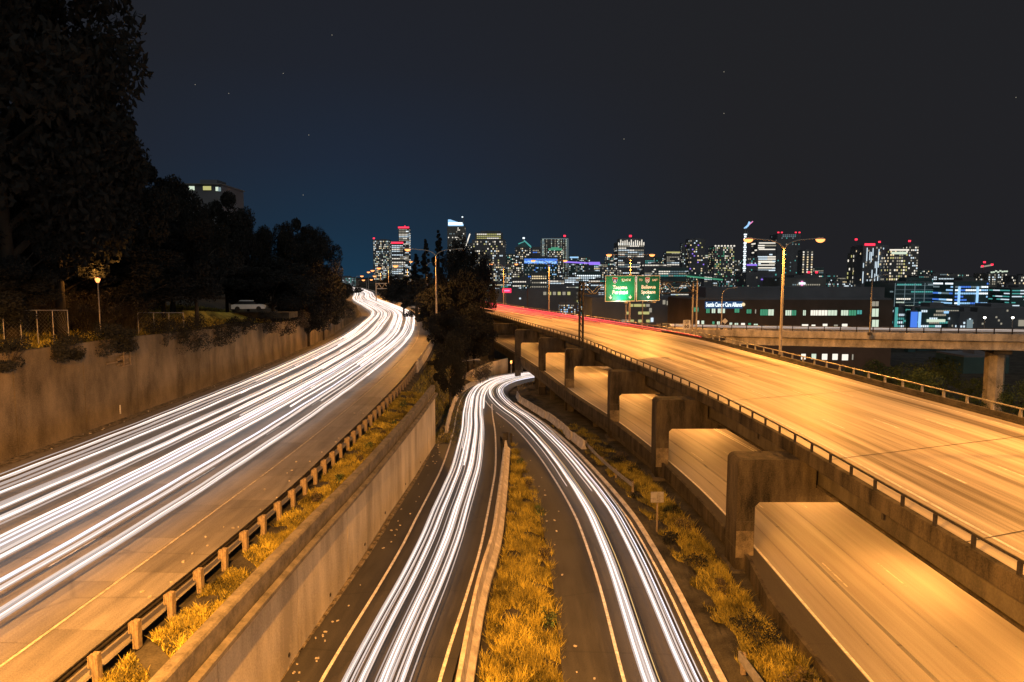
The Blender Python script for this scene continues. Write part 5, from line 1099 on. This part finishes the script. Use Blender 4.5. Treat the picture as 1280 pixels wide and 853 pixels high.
for k, (x0, x1, yt, Y, p, keys, mode, lab) in enumerate((
    (600, 616, 330, 1000, .4, NW, 'rand', 'low lit block at the foot of the stepped tower'), (612, 640, 341, 800, .45, NW, 'rand', 'mid rise with scattered white windows above the red sign board'),
    (636, 648, 352, 700, .5, NW, 'bands', 'small block with white window rows left of the round fronted office'), (686, 706, 350, 640, .45, ('neutral', 'cool', 'dim', 'teal'), 'bands', 'block with white and teal rows under the green banded tower'),
    (704, 724, 346, 660, .5, ('cool', 'white', 'dim'), 'bands', 'block with cool white rows below the small cyan roofed tower'), (722, 742, 332, 1000, .4, NW, 'rand', 'mid rise behind the white and cyan block'),
    (752, 774, 334, 950, .4, NW, 'rand', 'mid rise rising left of the bright green sign'), (738, 756, 350, 600, .5, ('cool', 'teal', 'neutral'), 'bands', 'low block right beside the bright green sign'),
    (724, 742, 377, 290, .45, ('warm', 'cool', 'blue', 'green'), 'rand', 'low shops with coloured lights beyond the left gantry post'), (700, 722, 380, 280, .4, ('warm', 'cool', 'dim', 'brightblue'), 'rand', 'low shops with warm and blue lights above the orange deck edge'),
    (744, 778, 379, 255, .5, ('dim', 'dimcool', 'warm', 'violet'), 'rand', 'low speckled building under the bright green sign'), (862, 880, 340, 800, .3, NW, 'rand', 'block behind the right half of the green lit crane'),
    (880, 897, 345, 700, .4, ('cool', 'neutral', 'dim'), 'bands', 'block directly behind the green crane mast'), (905, 935, 348, 650, .25, ('cool', 'dim', 'teal'), 'rand', 'low dark block at the foot of the white lit crane mast'),
    (1034, 1050, 349, 900, .3, ('cool', 'dim', 'neutral'), 'rand', 'very far low block with cool lights right of the glass office'), (1050, 1066, 356, 800, .4, ('cool', 'dim'), 'bands', 'very far low block left of the pale grey apartment tower'),
    (1148, 1172, 345, 700, .35, ('teal', 'cool', 'dim'), 'bands', 'far block rising behind the wide teal office, left part'), (1172, 1216, 347, 720, .3, ('teal', 'cool', 'dimcool'), 'bands', 'far block rising behind the teal and blue offices'),
    (1258, 1275, 356, 600, .35, ('cool', 'dim', 'neutral'), 'rand', 'dark block between the pale edged tower and the right edge'), (1100, 1122, 362, 500, .35, ('dimcool', 'teal', 'neutral'), 'bands', 'dark block right behind the end of the brown building'))):
    building(x0, x1, yt, Y, lab, p, keys, mode, cw=2.3, ch=2.9, name='office_block' if yt > 340 else 'office_tower', facade=('facade', 'facade', 'facade_teal')[k % 3])
NF = ('neutral', 'warm', 'cool', 'dim', 'dim', 'dimcool', 'teal', 'pale')
for k, (x0, x1, yt, Y, p, lab) in enumerate((
    (486, 499, 322, 1900, .5, 'small far tower between the dark tower and the red roofed one'), (582, 600, 322, 1700, .45, 'far tower behind the dark conifer tops'), (628, 646, 318, 1700, .45, 'far tower between the stepped tower and the pyramid roof'),
    (664, 678, 316, 1800, .4, 'far tower left of the wide pale gridded tower'), (724, 738, 322, 1700, .45, 'far slim tower above the violet crane'), (742, 760, 330, 1600, .4, 'far low tower right of the violet crane'),
    (758, 774, 320, 1750, .45, 'far tower left of the serrated crown'), (806, 822, 318, 1700, .45, 'far tower right of the serrated crown'), (820, 836, 322, 1650, .4, 'far tower left of the yellow roofed one'),
    (880, 896, 318, 1700, .35, 'far tower between the scattered window tower and the dotted roof'), (917, 934, 325, 1500, .3, 'far tower right behind the lit crane mast'), (1014, 1030, 335, 1500, .35, 'far low tower right of the slim warm windowed tower'),
    (1030, 1048, 344, 1500, .35, 'far low block on the right skyline gap'), (1046, 1068, 347, 1500, .4, 'far low block just left of the tall right group'), (1148, 1166, 338, 1300, .3, 'far block right of the tall right group'),
    (1164, 1186, 342, 1300, .35, 'far roof line above the teal office'), (1184, 1212, 343, 1300, .35, 'far roof line above the blue office'), (1210, 1234, 347, 1200, .35, 'far block left of the crane tower'),
    (1258, 1276, 350, 1200, .35, 'far block right of the crane tower'), (596, 640, 355, 650, .4, 'low far block with mixed lights over the left deck end'), (652, 690, 356, 600, .45, 'low wide block with mixed lights above the red sign board'),
    (690, 724, 358, 590, .5, 'low wide block with bright mixed lights left of the gantry'), (820, 842, 352, 600, .35, 'low block behind the gantry truss'), (838, 862, 356, 560, .35, 'low block behind the right gantry post'))):
    building(x0, x1, yt, Y, lab, p, NF, ('rand', 'bands')[k % 2], cw=2.1, ch=2.5, name='office_tower' if yt < 340 else 'office_block', facade=('facade', 'facade_grey', 'facade_teal')[k % 3])
# the dark building behind the gantry
B = building(740, 862, 374, 240, 'dark building with scattered lit windows behind the gantry', 0, name='office_block', side=False)
g = random.Random(2)
for py in (382, 391.5, 401.5):
    for px in (779, 784, 789, 794, 799, 804, 809):
        if g.random() < .78: c = A(px+g.random(), py, 240); m = MB(); m.box(c.x-B[5], -.12, c.z-B[4], 1.25, .2, .95); m.build('window', E_[g.choice(['yellow', 'yellow', 'dim'])], B[0])
for px, py, k in ((846, 371, 'yellow'), (846, 379, 'dim'), (846, 391, 'cool'), (852, 392, 'cool'), (846, 400, 'dimcool'), (830, 378, 'dim'), (835, 379, 'dim'), (813, 388, 'dim'), (815, 400, 'cool')):
    c = A(px, py, 240); m = MB(); m.box(c.x-B[5], -.12, c.z-B[4], .9, .2, 1.5); m.build('window', E_[k], B[0])
# the long brown building with the lit sign
YB = 200
B = building(864, 1117, 375, YB, 'long brown clinic building with green tinted windows and a glowing white sign', 0, facade='facade_brown', name='clinic_building', side=False, depth=30); root, w, h, D, z0, cx = B
m = MB(); m.box(w*.04, 14, h+1.9, w*.9, 20, 3.4); m.build('upper_floor', M['facade'], root); m = MB(); m.box(-w*.05, 1.2, h+.1, w*.86, .3, .5); m.build('parapet', M['facade_brown'], root)
m = MB(); m.box(-w*.28, 5, h+1.6, w*.18, .3, .25); m.build('canopy', M['steel'], root)
def bwin(px0, px1, py0, py1, key, mull=0):
    a, b = A(px0, py1, YB), A(px1, py0, YB); ww = b.x-a.x; hh = b.z-a.z; x = (a.x+b.x)/2-cx; z = (a.z+b.z)/2-z0
    m = MB(); m.box(x, -.05, z, ww+.2, .16, hh+.2); f = m.build('window', M['black'], root)
    m = MB(); m.box(x, -.15, z, ww, .06, hh); m.build('pane', E_[key], f)
    if mull:
        m = MB()
        for k in range(1, mull): m.box(x-ww/2+ww*k/mull, -.2, z, .07, .08, hh)
        m.build('mullion', M['black'], f)
for a in ((867, 873, 384.5, 390, 'green'), (882.5, 887, 386, 391.5, 'green', 2), (889.5, 894, 386, 391.5, 'pale', 2), (897, 906, 386, 391.5, 'pale', 3), (918, 924, 386, 391, 'green', 2), (933, 939, 387, 392, 'green', 3), (943.5, 945, 387, 392, 'dim'), (950, 959.5, 387, 394.5, 'green', 4), (960, 967, 387, 394.5, 'pale', 2), (981.5, 989, 388, 394.5, 'pale', 3), (989.5, 995, 388, 394.5, 'green', 3), (1003.5, 1007, 388, 394.5, 'pale', 2), (1013, 1022, 388, 394.5, 'neutral', 3), (1022.5, 1034, 388, 394.5, 'neutral', 3), (1034.5, 1046, 388, 394.5, 'pale', 3), (1051, 1060, 388, 394.5, 'pale', 3), (1060.5, 1070, 388, 394.5, 'green', 3), (1071, 1077, 388, 393, 'teal', 2),
          (870, 874, 401, 408, 'neutral'), (876.5, 880, 401, 408, 'pale'), (890, 893, 402, 408, 'green'), (896, 899.5, 402, 408, 'pale', 2), (911.5, 915, 403.5, 409, 'pale'), (918, 922.5, 404, 409, 'pale', 2), (926, 931, 404, 409, 'neutral'), (935, 938.5, 404, 409, 'green'), (942, 947, 405, 409.5, 'pale', 2), (1002, 1010, 405.5, 411, 'neutral'), (1014, 1019, 406, 411, 'neutral'), (1028, 1034, 405, 411, 'neutral'), (1042, 1047, 406, 411, 'dim'), (1052, 1059, 405, 411, 'neutral'),
          (1001, 1007, 442.5, 449.5, 'neutral'), (1014, 1020, 442.5, 449.5, 'pale'), (1027, 1034, 442.5, 450, 'neutral'), (1040, 1047, 442.5, 450, 'neutral'), (1052, 1060, 443, 450.5, 'neutral'), (1064.5, 1066.5, 443, 450, 'dim')):
    bwin(*a)
# stair tower at its right end
for py0, py1, k in ((377, 383, 'dim'), (386, 396, 'pale'), (400, 410, 'pale')): bwin(1089.5, 1098, py0, py1, k, 2)
c = A(904.5, 381.2, YB); t = text('Seattle Cancer Care Alliance', 1.0, root, (c.x-cx, -.35, c.z-z0), E_['white'], 'sign_lettering'); bpy.context.view_layer.update(); tw = t.dimensions.x; t.scale = ((A(927, 381, YB).x-A(882, 381, YB).x)/tw, 1.75, 1)
m = MB(); m.box(c.x-cx, -.12, c.z-z0-.05, (A(928, 381, YB).x-A(881, 381, YB).x), .1, 2.1); m.build('sign_halo', emat('sign_backglow', (.02, .14, .4), .4), root)  # glowing panel stands for the blue halo round the letters
c = A(928.7, 380.8, YB); m = MB(); m.tube([(c.x-cx, -.1, c.z-z0), (c.x-cx, -.5, c.z-z0)], .5, 12); m.build('sign_emblem', E_['warm'], root).scale = (1, 1, 1)
# red sign board
q = A(633.5, 363.5, 380); s = empty('billboard', (q.x, 380, -24), 'glowing red sign board on a pole above the end of the red trails', 'sign')
m = MB(); m.tube([(-.5, .4, 0), (-.5, .4, q.z+24)], .35, 6); m.build('pole', M['steel'], s)
m = MB(); m.box(0, 0, q.z+24, 5.0, .4, 2.4); m.build('board', emat('red_board', (1, .03, .10), 1.6), s); lit_box(s, 0, -.3, q.z+24, 3.2, .1, .8, 'pink', 'lettering_band')
# apartment block on the left hill
B = building(214, 277, 232, 175, 'apartment block on the left hill with lit top floor windows', 0, facade='facade', name='apartment_block', side=False, zb=-4, depth=14)
root, w, h, D, z0, cx = B; m = MB(); m.box(0, D/2, h+.3, w*1.03, D*1.1, .25); m.build('roof_edge', M['facade_grey'], root)
for px, py, k, ww in ((217.5, 234.5, 'neutral', .8), (222, 234.5, 'neutral', 1.0), (240, 235.5, 'pale', 1.4), (256.5, 235.5, 'yellow', 1.0), (261.5, 235.5, 'yellow', 1.1), (271.5, 236.5, 'pale', .7), (274.5, 237, 'dimcool', .8), (221, 254.5, 'dim', 1.4), (238, 257, 'dim', .4), (226, 268, 'dim', .5), (222, 276, 'dim', 1.2)):
    c = A(px, py, 175); m = MB(); m.box(c.x-cx, -.05, c.z-z0, ww+.15, .12, 1.15); f = m.build('window', M['black'], root); m = MB(); m.box(c.x-cx, -.14, c.z-z0, ww, .05, 1.0); m.build('pane', E_[k], f)
# violet lit stair windows in the wood
q = A(18, 245, 58); s = empty('stair_tower', (q.x, 58, terrain(q.x, 58)), 'narrow dark stair tower with violet lit windows among the left trees', 'building')
qz = A(18, 233, 58).z-terrain(q.x, 58); X = 0
m = MB(); m.box(X, .8, qz/2+.2, .62, .8, qz+.4); m.build('walls', M['black'], s)
for i, py in enumerate((236.8, 241, 245.5, 250.5)):
    c = A(18, py, 58); m = MB(); m.face([(X-.24+.07*(i % 2), .37, c.z-s.location.z-.07), (X+.28, .37, c.z-s.location.z-.1), (X+.25, .37, c.z-s.location.z+.08), (X-.12, .37, c.z-s.location.z+.1)]); m.build('window', E_['violet'], s)
# stars
m = MB()
for px, py in ((415, 44), (354, 92), (244, 106), (150, 66), (286, 117), (386, 169), (379, 244), (905, 142), (780, 174), (905, 90), (1270, 122), (156, 3)):
    q = A(px, py, 5000); m.box(q.x, q.y, q.z, 4, 4, 4, .6)
o = m.build('stars', E_['dim']); tag(o, kind='stuff', label='few faint stars in the night sky', cat='stars')

# more of the city just beyond the right edge, and small wear on the roads
for k, (x0, x1, yt, Y) in enumerate(((1312, 1345, 350, 800), (1350, 1400, 356, 600), (1405, 1440, 340, 1000), (1446, 1500, 358, 560), (1510, 1560, 350, 800))):
    building(x0, x1, yt, Y, '%s building beyond the right edge of the view, lit windows in rows' % ORD[k], .4, NF, 'bands', cw=3, ch=4, name='office_block', facade='facade_teal')
gl2 = random.Random(31); mb = MB()
for i in range(150):
    t = gl2.random(); l = 24+gl2.random()**1.4*60
    if t < .35: x, y, z, nx, ny, q = CR_.at(CR_.s_of_y(l)); o = -3.9+gl2.random()*.9
    elif t < .6: x, y, z, nx, ny, q = LB.at(LB.s_of_y(l)); o = -.5-gl2.random()*1.6
    elif t < .8: x, y, z, nx, ny, q = LB.at(LB.s_of_y(l+20)); o = -20.9+gl2.random()*.7
    else: x, y, z, nx, ny, q = RR.at(RR.s_of_y(l)); o = -4+gl2.random()*1.2
    e = gl2.uniform(.03, .10); mb.box(x+nx*o, y+ny*o, z+.04, e, e*gl2.uniform(.5, 2.2), .05, gl2.random()*3)
o = mb.build('litter', M['paint_dull']); tag(o, 'scattered pale litter and grit along the road edges', 'litter', kind='stuff')
for i, y in enumerate((31, 47, 66)):   # drain scuppers in the deck edge
    x, yy, z, nx, ny, q = DL.at(DL.s_of_y(y)); mb = MB(); mb.tube([(x+.95, yy, -10.5), (x+.95, yy, -11.3)], .07, 6); mb.build('drain_pipe', M['rail'], va)
for y in (27.5, 33, 39.5, 45, 52.5, 60):   # weep holes at the foot of the tan wall
    x, yy, z, nx, ny, q = WALL.at(WALL.s_of_y(y)); mb = MB(); mb.box(x+.016, yy, zR(x, yy)+.55, .03, .16, .14); mb.build('weep_hole', M['black'], rw)
